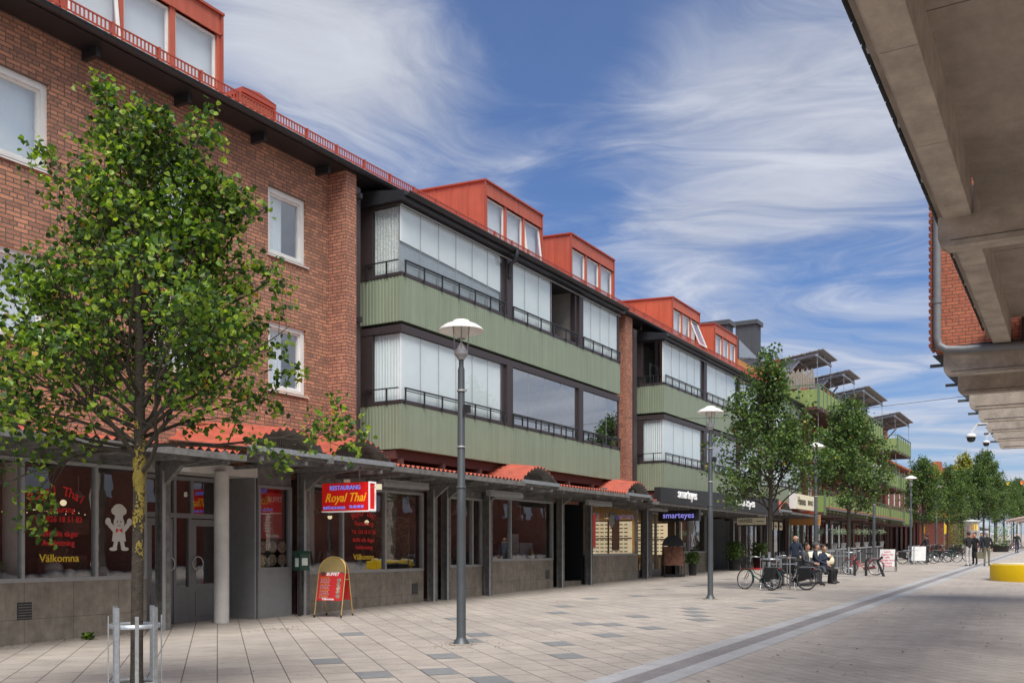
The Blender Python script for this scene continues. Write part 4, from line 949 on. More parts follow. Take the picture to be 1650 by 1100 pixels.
# ---- canopies
def canopy(y0,y1,label,arches=(),xi=WX,xo=-13.2,z=3.62,h=.43,red=True):
    T=thing('street_canopy',((xi+xo)/2,(y0+y1)/2,z),label,'canopy','canopies over the shop fronts')
    def prof(y):
        for a,c in arches:
            if a<y<c: return h*math.sin(math.pi*(y-a)/(c-a))**.8
        return 0
    pts=[];y=y0; pitch=.19
    n=round((y1-y0)/pitch*6)
    V=[];F=[]
    for i in range(n+1):
        yy=y0+(y1-y0)*i/n; zz=z+prof(yy)+.034*math.sin(2*math.pi*(yy-y0)/pitch)
        V+=[(xo,yy,zz),(xi,yy,zz+.26)]
    for i in range(n): F.append((2*i,2*i+2,2*i+3,2*i+1))
    b=MB(); b.sm=True; b.add(V,F); b.sm=False; obj('corrugated_roof',b,M['redsheet'],T)
    b=MB(); V2=[(p[0]-.005 if k%2==0 else p[0],p[1],p[2]-.012) for k,p in enumerate(V)]; b.sm=True; b.add(V2,[f[::-1] for f in F]); b.sm=False
    o_=obj('corrugated_underside',b,M['greysheet'],T)
    b=MB(); 
    segs=[];p=y0
    for a,c in arches: segs.append((p,a)); p=c
    segs.append((p,y1))
    for a,c in segs:
        if c-a>.05: b.box(xo+.02,xo+.10,a,c,z-.16,z-.045); b.box(xo-.15,xo-.02,a,c,z-.12,z-.06)
    for a,c in arches: b.box(xo-.1,xo-.03,a,c,z-.13,z-.02)
    b.box(xi+.6,xi+.72,y0,y1,z-.1,z+.02); b.box(xo-.75,xo-.65,y0,y1,z-.16,z-.06)
    k=y0+.3
    while k<y1: b.box(xi,xo+.02,k,k+.06,z-.24,z-.165); k+=1.2
    obj('eave_beam',b,M['steel'],T)
    b=MB()
    for a,c in arches: b.box(xo-.02,xo+.05,a-.05,c+.05,z-.07,z+.03); b.box(xo-.05,xo+.02,c+.0,c+.08,z-.16,z-.07)
    if arches: obj('arch_gutter',b,M['galv'],T)
    if arches:
        b=MB()
        for a,c in arches:
            k=a+.15
            while k<c-.1: b.box(xo-.42,xo-.40,k,k+.012,z-.02,z+min(.26,prof(k)-.02)); k+=.06
        obj('mesh_infill',b,M['steel'],T)
    return T
canopy(5.0,12.9,'grey flat canopy over the left restaurant window, mostly behind the near tree',red=False,z=3.5,xo=-13.35)
canopy(12.9,17.3,'canopy with two red arched vaults over the restaurant entrance and hanging sign',((12.95,15.05),(15.15,17.25)))
canopy(17.3,25.3,'red edged canopy with one arch at its right end below the big balconies',((23.1,25.2),))
canopy(25.3,32.4,'red edged canopy with one arch above the optician window',((30.3,32.3),))
canopy(32.4,47.5,'flat dark canopy under the long black optician sign',z=3.5)
canopy(47.5,52.6,'canopy with a red arch just left of the cream box sign',((50.0,52.2),),z=3.75)
canopy(52.6,58.5,'dark canopy under the cream box sign',z=3.75)
for k,(a,c) in enumerate(((60,66),(66.5,73),(73.5,80.5),(81,90))):
    canopy(a,c,'red awning-like canopy, %s past the café'%['first','second','third','fourth'][k],z=4.25,xo=-12.9,xi=-14.9)
b=thing('street_canopy',(-14,108,3),'long dark canopy far down the street behind the tree row','canopy','canopies over the shop fronts'); q=MB(); q.box(-15.6,-13.0,97,190,5.0,5.2); obj('flat_roof',q,M['brown'],b)
# fluorescent fittings and box beams under the canopy
for y,l in ((18.6,'right of the hanging restaurant sign'),(23.3,'before the third red arch'),(29.5,'above the black doorway'),(34.8,'above the optician window'),(38.9,'right of the violet hanging sign')):
    q=MB(); q.box(-13.95,-13.8,y-.9,y+.9,3.18,3.28); q.box(-13.93,-13.82,y-.92,y+.92,3.28,3.34); q.tube([(-13.87,y-.6,3.34),(-13.87,y-.6,3.5)],.01,n=6); q.tube([(-13.87,y+.6,3.34),(-13.87,y+.6,3.5)],.01,n=6)
    obj('canopy_light',q,M['steellt'],None,'long pale light fitting under the canopy '+l,'light fitting','light fittings under the canopy',origin=(-13.87,y,3.3))
# ================================================================ SIGNS
T=thing('hanging_sign',(-13.8,16.45,2.56),'red illuminated hanging sign of the Thai restaurant with blue and yellow lettering','sign')
b=MB(); b.box(-14.48,-13.16,16.35,16.57,2.56,3.17); obj('sign_box',b,M['signred'],T)
b=MB(); b.box(-13.16,-13.14,16.34,16.58,2.55,2.585); b.box(-13.16,-13.14,16.34,16.58,3.145,3.18); b.box(-13.16,-13.14,16.34,16.37,2.585,3.145); b.box(-13.16,-13.14,16.55,16.58,2.585,3.145); b.box(-14.49,-13.15,16.342,16.58,2.535,2.558); b.box(-13.159,-13.15,16.36,16.56,2.58,3.15) if 0 else None
obj('sign_frame',b,M['txtwhite'],T)
AX=(1,0,0)
text('RESTAURANG',.135,(-13.82,16.345,3.02),T,M['signblue'],along=AX,align='CENTER',sx=1.02)
text('Royal Thai',.27,(-13.83,16.345,2.76),T,M['signyel'],along=AX,align='CENTER',shear=.35,sx=.98)
text('BUFFÉ ALLA DAGAR',.085,(-14.44,16.345,2.60),T,M['signblue'],along=AX,sx=.82); text('TEL: 026 185 182',.085,(-13.70,16.345,2.615),T,M['signblue'],along=AX,sx=.66)
b=MB()
for x in (-14.2,-13.5): b.tube([(x,16.45,3.17),(x,16.45,3.42)],.015,n=6)
b.tube([(-14.9,16.45,3.40),(-13.8,16.45,3.22)],.008,n=5); b.tube([(-12.95,16.45,3.05),(-13.2,16.45,3.05)],.01,n=5)
obj('hanger',b,M['steel'],T)
b=MB(); b.box(-13.02,-12.92,16.4,16.5,3.0,3.12); b.box(-13.9,-13.8,16.4,16.5,3.18,3.25); obj('junction_box',b,M['cream'],T)
# optician fascia
T=thing('fascia_sign',(-13.05,40,3.45),'long black fascia sign board with the same white lettering twice','sign')
b=MB(); b.add([(-13.05,33.0,3.45),(-13.05,33.0,3.98),(-13.05,49.2,4.28),(-13.05,49.2,3.45),(-13.3,33.0,3.45),(-13.3,33.0,3.98),(-13.3,49.2,4.28),(-13.3,49.2,3.45)],[(3,2,1,0),(4,5,6,7),(0,1,5,4),(1,2,6,5),(2,3,7,6),(3,0,4,7)]); obj('board',b,M['black'],T)
text('smarteyes',.50,(-13.04,34.75,3.68),T,M['txtwhite'],ext=.03,sx=1.02); text('smarteyes',.52,(-13.04,42.0,3.68),T,M['txtwhite'],ext=.03,sx=1.35)
T=thing('hanging_sign',(-13.9,37.4,2.9),'black hanging sign with violet lettering under the long fascia','sign')
b=MB(); b.box(-14.85,-13.1,37.3,37.5,2.86,3.28); obj('sign_box',b,M['black'],T); text('smarteyes',.33,(-13.98,37.29,2.99),T,M['txtviolet'],along=AX,align='CENTER')
b=MB(); b.tube([(-14.5,37.4,3.28),(-14.5,37.4,3.45)],.015,n=6); b.tube([(-13.5,37.4,3.28),(-13.5,37.4,3.45)],.015,n=6); obj('hanger',b,M['steel'],T)
T=thing('hanging_sign',(-14,48.6,3.0),'long cream hanging sign with dark lettering in front of the boutique','sign')
b=MB(); b.box(-15.0,-13.5,48.5,48.7,2.95,3.42) ; obj('sign_box',b,M['cream'],T); b=MB(); b.box(-15.02,-13.48,48.49,48.71,2.9,2.95); b.box(-15.02,-13.48,48.49,48.71,3.42,3.46); b.box(-13.5,-13.46,48.49,48.71,2.95,3.42); obj('sign_frame',b,M['brown'],T)
text('HANSES',.25,(-14.93,48.49,3.08),T,M['txtdark'],along=AX,sx=.8); text('servering',.13,(-14.0,48.49,3.1),T,M['txtdark'],along=AX,sx=.75)
T=thing('box_sign',(-13.2,54.5,3.9),'cream box sign with brown lettering standing on the canopy','sign')
b=MB(); b.box(-13.35,-13.0,52.5,57.2,3.92,4.72); obj('sign_box',b,M['cream'],T); b=MB(); b.box(-13.36,-12.99,52.46,52.5,3.9,4.74); b.box(-13.36,-12.99,57.2,57.24,3.9,4.74); obj('sign_frame',b,M['white'],T)
text('Hanses',.62,(-12.985,52.85,4.15),T,M['txtdark'],sx=1.0,shear=-.1); text('SERVICE',.36,(-12.985,55.1,4.2),T,M['txtdark'],sx=1.0)
T=thing('box_sign',(-13.6,58.6,3.4),'yellow awning sign with red panel above, right of the cream box sign','sign'); b=MB(); b.box(-15.1,-13.1,58.6,58.75,3.15,3.75); obj('yellow_panel',b,M['ochre'],T); b=MB(); b.box(-14.9,-13.3,58.55,58.7,3.76,4.45); obj('red_panel',b,M['terra'],T)
# post box
T=thing('post_box',(-14.75,16.0,.25),'dark green post box with a pale label on the steel post','post box')
b=MB(); b.box(-14.88,-14.68,15.86,16.16,1.25,1.62); b.prism([(-14.89,1.62),(-14.66,1.62),(-14.72,1.68),(-14.89,1.68)],'y',15.84,16.18); obj('box',b,M['postbox'],T)
b=MB(); b.box(-14.68,-14.677,15.92,16.10,1.36,1.52); b.box(-14.82,-14.72,15.857,15.86,1.33,1.52); obj('label',b,M['paper'],T)
b=MB(); b.box(-14.86,-14.8,15.98,16.04,.1,1.25); obj('stand',b,M['brown'],T)
# ---- sandwich boards
def arch_board(loc,rz,label,panel,frame,topm,w=.62,h=1.32,spread=.34,name='sandwich_board'):
    T=thing(name,(0,0,0),label,'sandwich board')
    def side(sg,full=True):
        b=MB(); n=14
        def P(u,v):                       # u across, v along the leaning leg
            return (u, sg*spread*(1-v/h), v)
        path=[P(-w/2,0.03),P(-w/2*1.0,h-w/2)]+[P(-w/2*math.cos(math.pi*i/n),h-w/2+w/2*math.sin(math.pi*i/n)*.98) for i in range(1,n)]+[P(w/2,h-w/2),P(w/2,.03)]
        b.tube(path,.014,n=8); f=obj('tube_frame',b,M[frame],T)
        b=MB(); b.add([P(-w/2,0),P(-w/2,.04),P(w/2,.0),P(w/2,.04)],[])
        for s in(-1,1): b.tube([P(s*w/2,.0),P(s*w/2,.05)],.018,n=6)
        obj('rubber_foot',b,M['rubber'],f)
        b=MB(); A=[P(-w/2*math.cos(math.pi*i/n),h-w/2+w/2*math.sin(math.pi*i/n)*.98) for i in range(n+1)]; b.add(A+[P(w/2,h-w/2-.03),P(-w/2,h-w/2-.03)],[tuple(range(n+3))]); obj('arched_top',b,M[topm],T)
        b=MB(); e=.018*sg
        q=[P(-w/2+.02,.36*h/1.32),P(w/2-.02,.36*h/1.32),P(w/2-.02,h-w/2-.05),P(-w/2+.02,h-w/2-.05)]
        b.add([(p[0],p[1]+e,p[2]) for p in q]+[(p[0],p[1]-e*.3,p[2]) for p in q],[(0,1,2,3),(7,6,5,4),(0,4,5,1),(1,5,6,2),(2,6,7,3),(3,7,4,0)]); return obj('panel',b,M[panel],T),P
    p1,P=side(-1); p2,_=side(1)
    b=MB()
    for s in(-1,1): b.tube([(s*w/2,-spread*(1-.82/h*1.0),.82),(s*w/2,spread*(1-.82/h),.82)],.012,n=6)
    obj('spreader',b,M[frame],T)
    return T,p1,P
T,p1,P=arch_board(None,0,'red buffet sandwich board with brass tube frame in front of the restaurant','red','gold','goldpanel')
def ont(s,size,u,v,m,**k):
    s_=-1; y=-.34*(1-v/1.32)-.022
    up=Vector((0,.34/1.32,1)).normalized()
    return text(s,size,(u,y,v),p1,M[m],along=(1,0,0),up=up,ext=.002,**k)
ont('BUFFET',.105,-.12,.90,'txtwhite',sx=.85,shear=.2)
for i in range(14): ont(('lunch sallad kaffe ','ris och nudlar 95:-','vardag 11.00-15.00')[i%3],.033,-.24,.845-i*.033,'txtyel' if i%4==0 else 'txtgrey',name='menu_print',sx=.9)
ont('Välkomna',.07,-.17,.375,'txtwhite')
b=MB()
for k in range(5):
    v=.80-k*.085; b.add([(.19+.05*math.cos(a*math.pi/5),-.34*(1-(v+.045*math.sin(a*math.pi/5))/1.32)-.022,v+.045*math.sin(a*math.pi/5)) for a in range(10)],[tuple(range(10))])
obj('food_pictures',b,M['food'],p1)
b=MB(); b.box(-.24,-.15,-.34*(1-.93/1.32)-.026,-.34*(1-.93/1.32)-.018,.88,.98); obj('emblem',b,M['txtdark'],p1)
T.location=(-14.1,16.3,gz(16.3)); T.rotation_euler=(0,0,R(18))
T,p1,P=arch_board(None,0,'dark arched advertising board with an orange brown poster at the optician entrance','photo1','brown','black',w=.85,h=1.75,spread=.3)
T.location=(-14.6,38.3,gz(38.3)); T.rotation_euler=(0,0,R(35))
b=MB(); b.box(-.42,.42,-.32,.32,.02,.10); obj('base',b,M['black'],T)
T=thing('sandwich_board',(-7.5,47.2,gz(47.2)),'white sandwich board with pink handwriting beside the café fence','sandwich board')
def whiteboard(T,x,y,w,h,ink):
    z=gz(y); b=MB()
    for s,dy in ((-1,-.25),(1,.25)):
        for sx in(-1,1): b.bar((x+sx*w/2,y+dy,z),(x+sx*w/2,y,z+h+.04),.03,.03)
    obj('leg_frame',b,M['black'],T)
    b=MB(); b.add([(x-w/2+.03,y-.21,z+.22),(x+w/2-.03,y-.21,z+.22),(x+w/2-.03,y-.015,z+h),(x-w/2+.03,y-.015,z+h),(x-w/2+.03,y-.19,z+.22),(x+w/2-.03,y-.19,z+.22),(x+w/2-.03,y-.0,z+h),(x-w/2+.03,y-.0,z+h)],[(0,1,2,3),(7,6,5,4),(0,4,5,1),(1,5,6,2),(2,6,7,3),(3,7,4,0)]); p=obj('panel',b,M['white'],T)
    b=MB(); b.quad((x+w/2-.03,y+.21,z+.22),(x-w/2+.03,y+.21,z+.22),(x-w/2+.03,y+.015,z+h),(x+w/2-.03,y+.015,z+h)); obj('back_panel',b,M['black'],T)
    if ink:
        for i,s in enumerate(('Lunch','dagens rätt','kaffe','smörgås bord','pannkaka','välkomna')):
            v=h-.14-i*.13; k=(v-.22)/(h-.22); text(s,.12,(x,y-.213+k*.195-.004,z+v),p,M['pink'],along=(1,0,0),up=Vector((0,.2,1)).normalized(),align='CENTER',name='handwriting')
M['pink']=mat('pink_marker',(.72,.08,.16),.6,var=0)
whiteboard(T,-7.5,47.2,.72,1.02,True)
T=thing('sandwich_board',(-7.6,58.3,gz(58.3)),'plain white sandwich board beside the distant grey lamp post','sandwich board'); whiteboard(T,-7.6,58.3,.8,1.02,False)

# ================================================================ RIGHT-HAND CONCRETE DECK
D=thing('concrete_deck',(3,8,6.3),'raw concrete canopy deck overhead on the right with edge beams and slate edging','canopy')
xe=-1.6; xi=-1.23; zb=6.3; zc=6.84
b=MB(); b.box(xi,1.8,-4,24.0,zc,zc+.25); 
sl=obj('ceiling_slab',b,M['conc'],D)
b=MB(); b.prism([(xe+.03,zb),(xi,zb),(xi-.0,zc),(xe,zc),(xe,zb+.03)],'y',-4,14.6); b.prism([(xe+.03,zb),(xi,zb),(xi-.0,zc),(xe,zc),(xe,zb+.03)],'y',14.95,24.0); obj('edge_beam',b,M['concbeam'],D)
b=MB(); b.box(xe-.06,xe+.02,-4,24.0,zb+.12,zb+.25); b.box(xe-.10,xe-.06,-4,24.0,zb+.16,zb+.20); obj('edge_trim',b,M['conc'],D)
def cbeam(name,y0,y1,x0,zb,zt,parent,xr=9):
    b=MB(); r=.1; pr=[(x0,zt),(x0,zb+.14)]+[(x0+.14-.14*math.cos(a),zb+.14-.14*math.sin(a)) for a in (.4,.8,1.2)]+[(x0+.14,zb),(xr,zb),(xr,zt)]
    b.prism(pr[::-1],'y',y0,y1); o=obj(name,b,M['concbeam'],parent)
    b=MB(); b.box(x0+.16,xr,y0-.012,y0-.0,zb+.075,zb+.085); b.box(x0+1.9,x0+1.91,y0-.004,y0,zb+.02,zt-.01); obj('cast_joint',b,M['stonecap'],o); return o
cbeam('cross_beam',14.6,14.95,-1.66,5.92,6.34,D,1.8); cbeam('cross_beam',2.0,2.35,-1.66,5.92,6.34,D,1.8)
b=MB(); 
y=-4.0
while y<24: b.add([(xe-.18,y,zb+.42),(xe-.18,y+.42,zb+.42),(xe-.03,y+.42,zb+.50),(xe-.03,y,zb+.50),(xe-.20,y,zb+.30),(xe-.20,y+.42,zb+.30),(xe-.03,y+.42,zb+.40),(xe-.03,y,zb+.40)],[(3,2,1,0),(4,5,6,7),(0,1,5,4),(1,2,6,5),(2,3,7,6),(3,0,4,7)]); y+=.46
obj('slate_edging',b,M['black'],D)
b=MB(); y=4.0
while y<24: b.box(xe-.14,xe-.03,y,y+.10,zb+.22,zb+.33); y+=1.9
obj('edge_clip',b,M['steellt'],D)
b=MB()
for yy in (4.2,7.1,9.4,11.8,17.2,19.6,22.0): b.box(xe+.035,xi-.003,yy,yy+.008,zb-.0015,zb+.01)
obj('formwork_joint',b,M['stonecap'],D)
b=MB(); b.tube([(xe-.12,-4,zb+.26),(xe-.11,8,zb+.27),(xe-.06,13.4,zb+.24)],.022,n=8); obj('conduit',b,M['steellt'],D)
b=MB(); 
for yy in (5.4,9.9,18.5): b.box(xi+.001,1.8,yy,yy+.012,zc-.004,zc-.0005)
obj('slab_joint',b,M['stonecap'],D)
for yy in (2.0,14.6):
    b=MB(); b.box(1.3,1.65,yy,yy+.35,-.3,5.918); obj('column',b,M['concbeam'],D)
# upper storey beyond, on cantilevered beams
U=thing('brick_building',(3,32,6),'orange brick upper storey on cantilevered concrete beams beyond the deck at right','building','buildings on the right side')
b=MB(); b.box(-2.86,1.5,24.15,26.6,6.37,10.2); obj('wall',b,M['brick_orange'],U)
b=MB(); b.box(-2.9,-2.86,24.1,24.6,6.33,10.2); 
for i in range(23): b.box(-2.94,-2.9,24.13,24.3,6.4+i*.16,6.47+i*.16)
obj('corner_brickwork',b,M['brick_orange'],U)
b=MB(); b.box(-2.1,-1.15,24.06,24.14,6.335,6.37); b.box(-2.88,-1.0,24.05,24.145,6.33,6.36); b.box(-1.02,-.98,24.04,24.14,6.33,6.9); obj('flashing',b,M['black'],U)
for k in range(7): 
    cbeam('cantilever_beam',24.2+k*3.13,24.5+k*3.13,-2.63,5.72,6.33-.003*k,U,3)
b=MB(); b.box(-2.3,3,24.5,27.3,6.25,6.325); obj('floor_slab',b,M['conc'],U)
for k in range(7):
    b=MB(); b.box(-3.0,-2.6,24.9+k*3.13,24.98+k*3.13,6.05,6.12); b.prism([(-2.95,6.33),(-2.6,5.95),(-2.6,6.33)],'y',24.88+k*3.13,25.0+k*3.13); obj('steel_bracket',b,M['zinc'],U)
for yy in (24.3,33.7,43.0):
    b=MB(); b.box(2.6,2.95,yy,yy+.3,-.2,5.715); obj('column',b,M['concbeam'],U)
b=MB(); b.tube([(-2.74,24.0,9.6),(-2.74,24.0,6.55),(-2.70,24.0,6.38),(-2.55,24.0,6.28),(-2.2,23.98,6.24),(1.5,23.9,6.12),(2.9,23.9,6.08)],.085,n=14); b.lathe([(.1,0),(.1,.12)],(-2.74,24.0,7.35),14); obj('downpipe',b,mat('grey_pipe',(.17,.175,.18),.4,var=.1),U)
# parapet part of the opposite building seen only in reflections
O=thing('brick_building',(10,0,0),'brick building behind the deck, seen only as a reflection in the shop windows','building','buildings on the right side')
b=MB(); b.box(16.2,25,-30,130,-.5,10.5); obj('wall',b,M['brick_orange'],O)
b=MB()
for k in range(36):
    for z in (4.6,7.6): b.box(16.14,16.2,-26+k*4,-24.8+k*4,z,z+1.3)
obj('window',b,M['blind'],O)
# dome cameras
for x,y,l in ((-3.05,36.0,'larger dome security camera on an arm under the far beams'),(-2.75,38.2,'smaller dome security camera beside the larger one')):
    T=thing('security_camera',(x,y,5.6),l,'security camera','dome cameras under the beams'); s=.85 if y<37 else .62
    b=MB(); b.lathe([(.001,.16*s),(.12*s,.15*s),(.20*s,.06*s),(.21*s,0),(.001,-.001)],(x,y,5.5),20); b.bar((x,y,5.66),(x+.2,y,5.95),.05,.05); b.bar((x+.2,y,5.95),(x+.5,y,5.95),.05,.05); obj('housing',b,M['white'],T)
    b=MB(); b.lathe([(.165*s,0),(.15*s,-.12*s),(.1*s,-.18*s),(.001,-.20*s)],(x,y,5.5),18); obj('dome',b,M['black'],T)
b=MB(); b.tube([(-2.6,30.7,6.15)]+[(-2.6-11.8*i/8,30.7+2*i/8,6.15+.4*i/8-.25*math.sin(math.pi*i/8)) for i in range(1,9)],.008,n=5); obj('overhead_wire',b,M['zinc'],None,'thin wire spanning the street below the far beams','wire')
# sky and light settings
CLOUD_OX,CLOUD_OY=.3,.1
CLOUD_COL=(4.5,4.7,5.3)
SKY_TINT=(.36,.555,.83)
BLOBS=((610,100,.17,.10,.27,-35),(400,60,.12,.12,.14,0),(880,40,.10,.13,-.24,20),(1120,240,.36,.12,.20,25),(1430,300,.2,.12,.07,20),(690,300,.14,.09,-.12,0),(930,340,.10,.09,-.14,0),(1090,400,.14,.05,.10,-50),(1010,430,.12,.12,-.10,0),(1280,460,.12,.07,-.07,0))
SUN_E=3.6; SUN_ANG=38; EXPO=.5
# ================================================================ LAMPS
def lamp_post():
    T=thing('street_lamp',(-8.5,12.9,gz(12.9)),'nearest tall grey street lamp with a white dish shade','street lamp','street lamps in a row down the street')
    x,y,z=T.location
    b=MB(); b.lathe([(.20,-.05),(.20,.012),(.19,.02),(.001,.021)],(x,y,z),28); obj('foundation_ring',b,M['stone'],T)
    b=MB(); b.lathe([(.135,.02),(.125,.035),(.085,.10),(.075,.13),(.072,2.0),(.070,2.55),(.062,2.57),(.055,4.4),(.040,4.46),(.040,4.58),(.05,4.6)],(x,y,z),22); b.lathe([(.075,2.50),(.08,2.505),(.08,2.53),(.075,2.535)],(x,y,z),22); obj('pole',b,M['lamp'],T)
    b=MB(); 
    for h in (3.15,4.05): b.lathe([(.062,0),(.07,.002),(.07,.03),(.062,.032)],(x,y,z+h),18); b.box(x+.06,x+.10,y-.015,y+.015,z+h,z+h+.03)
    obj('strap',b,M['steellt'],T)
    b=MB(); b.box(x+.08,x+.17,y-.06,y+.02,z+3.70,z+3.83); b.box(x+.05,x+.09,y-.01,y+.01,z+3.75,z+3.78); obj('camera_box',b,M['black'],T)
    b=MB(); b.lathe([(.05,4.56),(.065,4.58),(.07,4.60),(.105,4.64),(.11,4.65),(.11,4.72),(.095,4.725),(.001,4.726)],(x,y,z),28,flat=True); H=obj('lamp_head',b,M['steellt'],T)
    b=MB(); b.lathe([(.08,4.727),(.001,4.86)],(x,y,z),24,flat=True); obj('reflector_cone',b,M['shade'],H)
    b=MB(); b.lathe([(.07,4.90),(.085,4.92),(.10,4.96),(.115,5.0),(.12,5.08),(.12,5.12),(.001,5.12)],(x,y,z),24); obj('diffuser',b,M['lampglass'],H)
    b=MB()
    for k in range(4):
        a=k*math.pi/2+.6; b.tube([(x+.10*math.cos(a),y+.10*math.sin(a),z+4.72),(x+.13*math.cos(a),y+.13*math.sin(a),z+5.1)],.008,n=6)
    obj('stay',b,M['steellt'],H)
    b=MB(); b.lathe([(.12,5.11),(.25,5.075),(.36,5.02),(.365,5.02),(.365,5.03),(.33,5.075),(.25,5.125),(.14,5.165),(.13,5.19),(.10,5.20),(.001,5.20)],(x,y,z),40); obj('lamp_shade',b,M['shade'],T)
    return T
LP=lamp_post()
for k,l in ((1,'second grey street lamp from the camera, left of the parked bicycles'),(2,'third grey street lamp with stickers on its pole, behind the seated men'),(3,'fourth grey street lamp, its dish hidden in the tree by the café fence'),(4,'fifth grey street lamp beside the plain white sandwich board'),(5,'sixth grey street lamp, by the parked bicycles down the street'),(7,'distant grey street lamp whose dish shows against the trees above the walking men'),(9,'farthest grey street lamp among the trees')):
    y=12.9+12.2*k; dup(LP,(-8.5,y,gz(y)),label=l)
b=MB()
for k in range(7): b.box(-8.428,-8.42,37.26,37.34,1.9+k*.17,2.02+k*.17)
# ================================================================ TREES
def leafmesh(pts,size,rnd,shape=6,up=.5,spread=1):
    V=[];F=[]
    for p,d in pts:
        s=size*rnd.uniform(.7,1.2)
        n=Vector((rnd.gauss(0,1),rnd.gauss(0,1),rnd.gauss(up,1))).normalized()
        a=Vector((rnd.gauss(0,.6),rnd.gauss(0,.6),rnd.gauss(-.5,.5)))+d*.5; a=a-n*a.dot(n)
        if a.length<1e-4: a=n.orthogonal()
        a.normalize(); b=n.cross(a); o=len(V); f=n*s*rnd.uniform(.05,.22)
        if shape==6:
            V+=[p-a*s*.42,p-b*s*.44-a*s*.18+f,p-b*s*.36+a*s*.22+f,p+a*s*.58-f*.6,p+b*s*.36+a*s*.22+f,p+b*s*.44-a*s*.18+f]
            F+=[(o,o+1,o+2,o+3),(o,o+3,o+4,o+5)]
        else:
            V+=[p-a*s*.5,p-b*s*.42+f,p+a*s*.55,p+b*s*.42+f]; F.append((o,o+1,o+2,o+3))
    return V,F
def tree(name,seed,loc,label,H=7.0,hb=2.6,rad=1.5,rtrunk=.085,nleaf=12000,lsize=.085,shape=6,lean=0,mat_leaf='leafA',extra=(),guard=True,group='street trees in a row',prof=None,nprim=26,lichen=False):
    rnd=random.Random(seed); T=thing(name,loc,label,'tree',group); L0=Vector(loc)
    W=MB(); TW=MB(); nodes=[]
    prof=prof or (lambda t: (min(1,t/.22))**.6*(1-t)**.75*1.15+.05)
    def env(q):
        t=(q.z-L0.z-hb*.85)/(H-hb*.85); a=math.hypot(q.x-L0.x,q.y-L0.y)
        an=math.atan2(q.y-L0.y,q.x-L0.x); k=1+.30*math.sin(3*an+2.6*q.z+seed)+.20*math.sin(5*an-4.3*q.z+seed*2)
        return t<=1.0+.08*math.sin(7*an+seed) and a<=(rad*prof(min(.995,max(0.02,t)))*1.12+.12)*k
    def branch(p,d,l,r,lev,upb,free=False):
        n=max(3,int(l/.22)); pts=[p];rs=[r];q=p.copy();dd=d.copy()
        for i in range(n):
            dd=(dd+Vector((rnd.gauss(0,.13),rnd.gauss(0,.13),rnd.gauss(upb,.09)))).normalized(); q=q+dd*l/n
            if not free and i>0 and not env(q): break
            pts.append(q.copy()); rs.append(r*(1-.85*(i+1)/n))
        (W if lev<2 else TW).tube(pts,rs,n=6 if lev<2 else 4,cap=False)
        for i in range(1,len(pts)):
            if lev>0 or i>len(pts)*.35: nodes.append((pts[i],(pts[i]-pts[i-1]).normalized(),lev,i/len(pts)))
        if lev<2:
            m=int(l/(.24 if lev==0 else .2))+2
            for k in range(m):
                t=rnd.uniform(.2,1) ; i=min(len(pts)-2,int(t*(len(pts)-1)))
                f=t*(len(pts)-1)-i; pp=pts[i].lerp(pts[i+1],min(1,f)); base=(pts[i+1]-pts[i]).normalized()
                a=rnd.uniform(0,6.28); o=base.orthogonal().normalized(); o=Matrix.Rotation(a,3,base)@o
                nd_=(base*.75+o*rnd.uniform(.5,.95)+Vector((0,0,.18))).normalized()
                branch(pp,nd_,l*rnd.uniform(.25,.48)*(1.15-t*.4),max(.004,rs[i]*.5),lev+1,.03,free)
    # trunk
    n=16; pts=[];rs=[]
    for i in range(n+1):
        t=i/n; z=t*H*.93; pts.append(L0+Vector((lean*t+.05*t*math.sin(t*5+seed),.05*t*math.cos(t*4+seed),z-.02 if i else -.1)))
        rs.append(rtrunk*(1.25 if i==0 else 1-.12*min(1,t*3)) if z<hb else rtrunk*.85*(1-(z-hb)/(H*.95-hb))**.9+.006)
    W.tube(pts,rs,n=12)
    for i in range(nprim):
        t=(i+.3)/nprim; z=hb*.95+(H*.9-hb*.95)*t**1.1; 
        k=min(n-1,int(z/(H*.93)*n)); p=pts[k].lerp(pts[k+1],z/(H*.93)*n-k)
        a=i*2.4+rnd.uniform(-.4,.4); el=R(rnd.uniform(25,50)+25*t)
        l=rad*prof((z-hb*.9)/(H-hb*.9))*rnd.uniform(.85,1.2)/max(.5,math.cos(el)*1.0)
        l=min(l,(H-z)*.95/max(.6,math.sin(el)+.25))
        branch(p,Vector((math.cos(a)*math.cos(el),math.sin(a)*math.cos(el),math.sin(el))),max(.35,l),max(.012,rtrunk*.42*(1-t*.6)),0,.03)
    for (z,dx,dy,dz,l) in extra:
        k=min(n-1,int(z/(H*.93)*n)); branch(pts[k].lerp(pts[k+1],z/(H*.93)*n-k),Vector((dx,dy,dz)).normalized(),l,rtrunk*(.38 if z<4.3 else .14),0,.0,dz<.7 or l<1.45)
    tr=obj('trunk',W,M['bark'],T)
    obj('twigs',TW,M['twig'],tr)
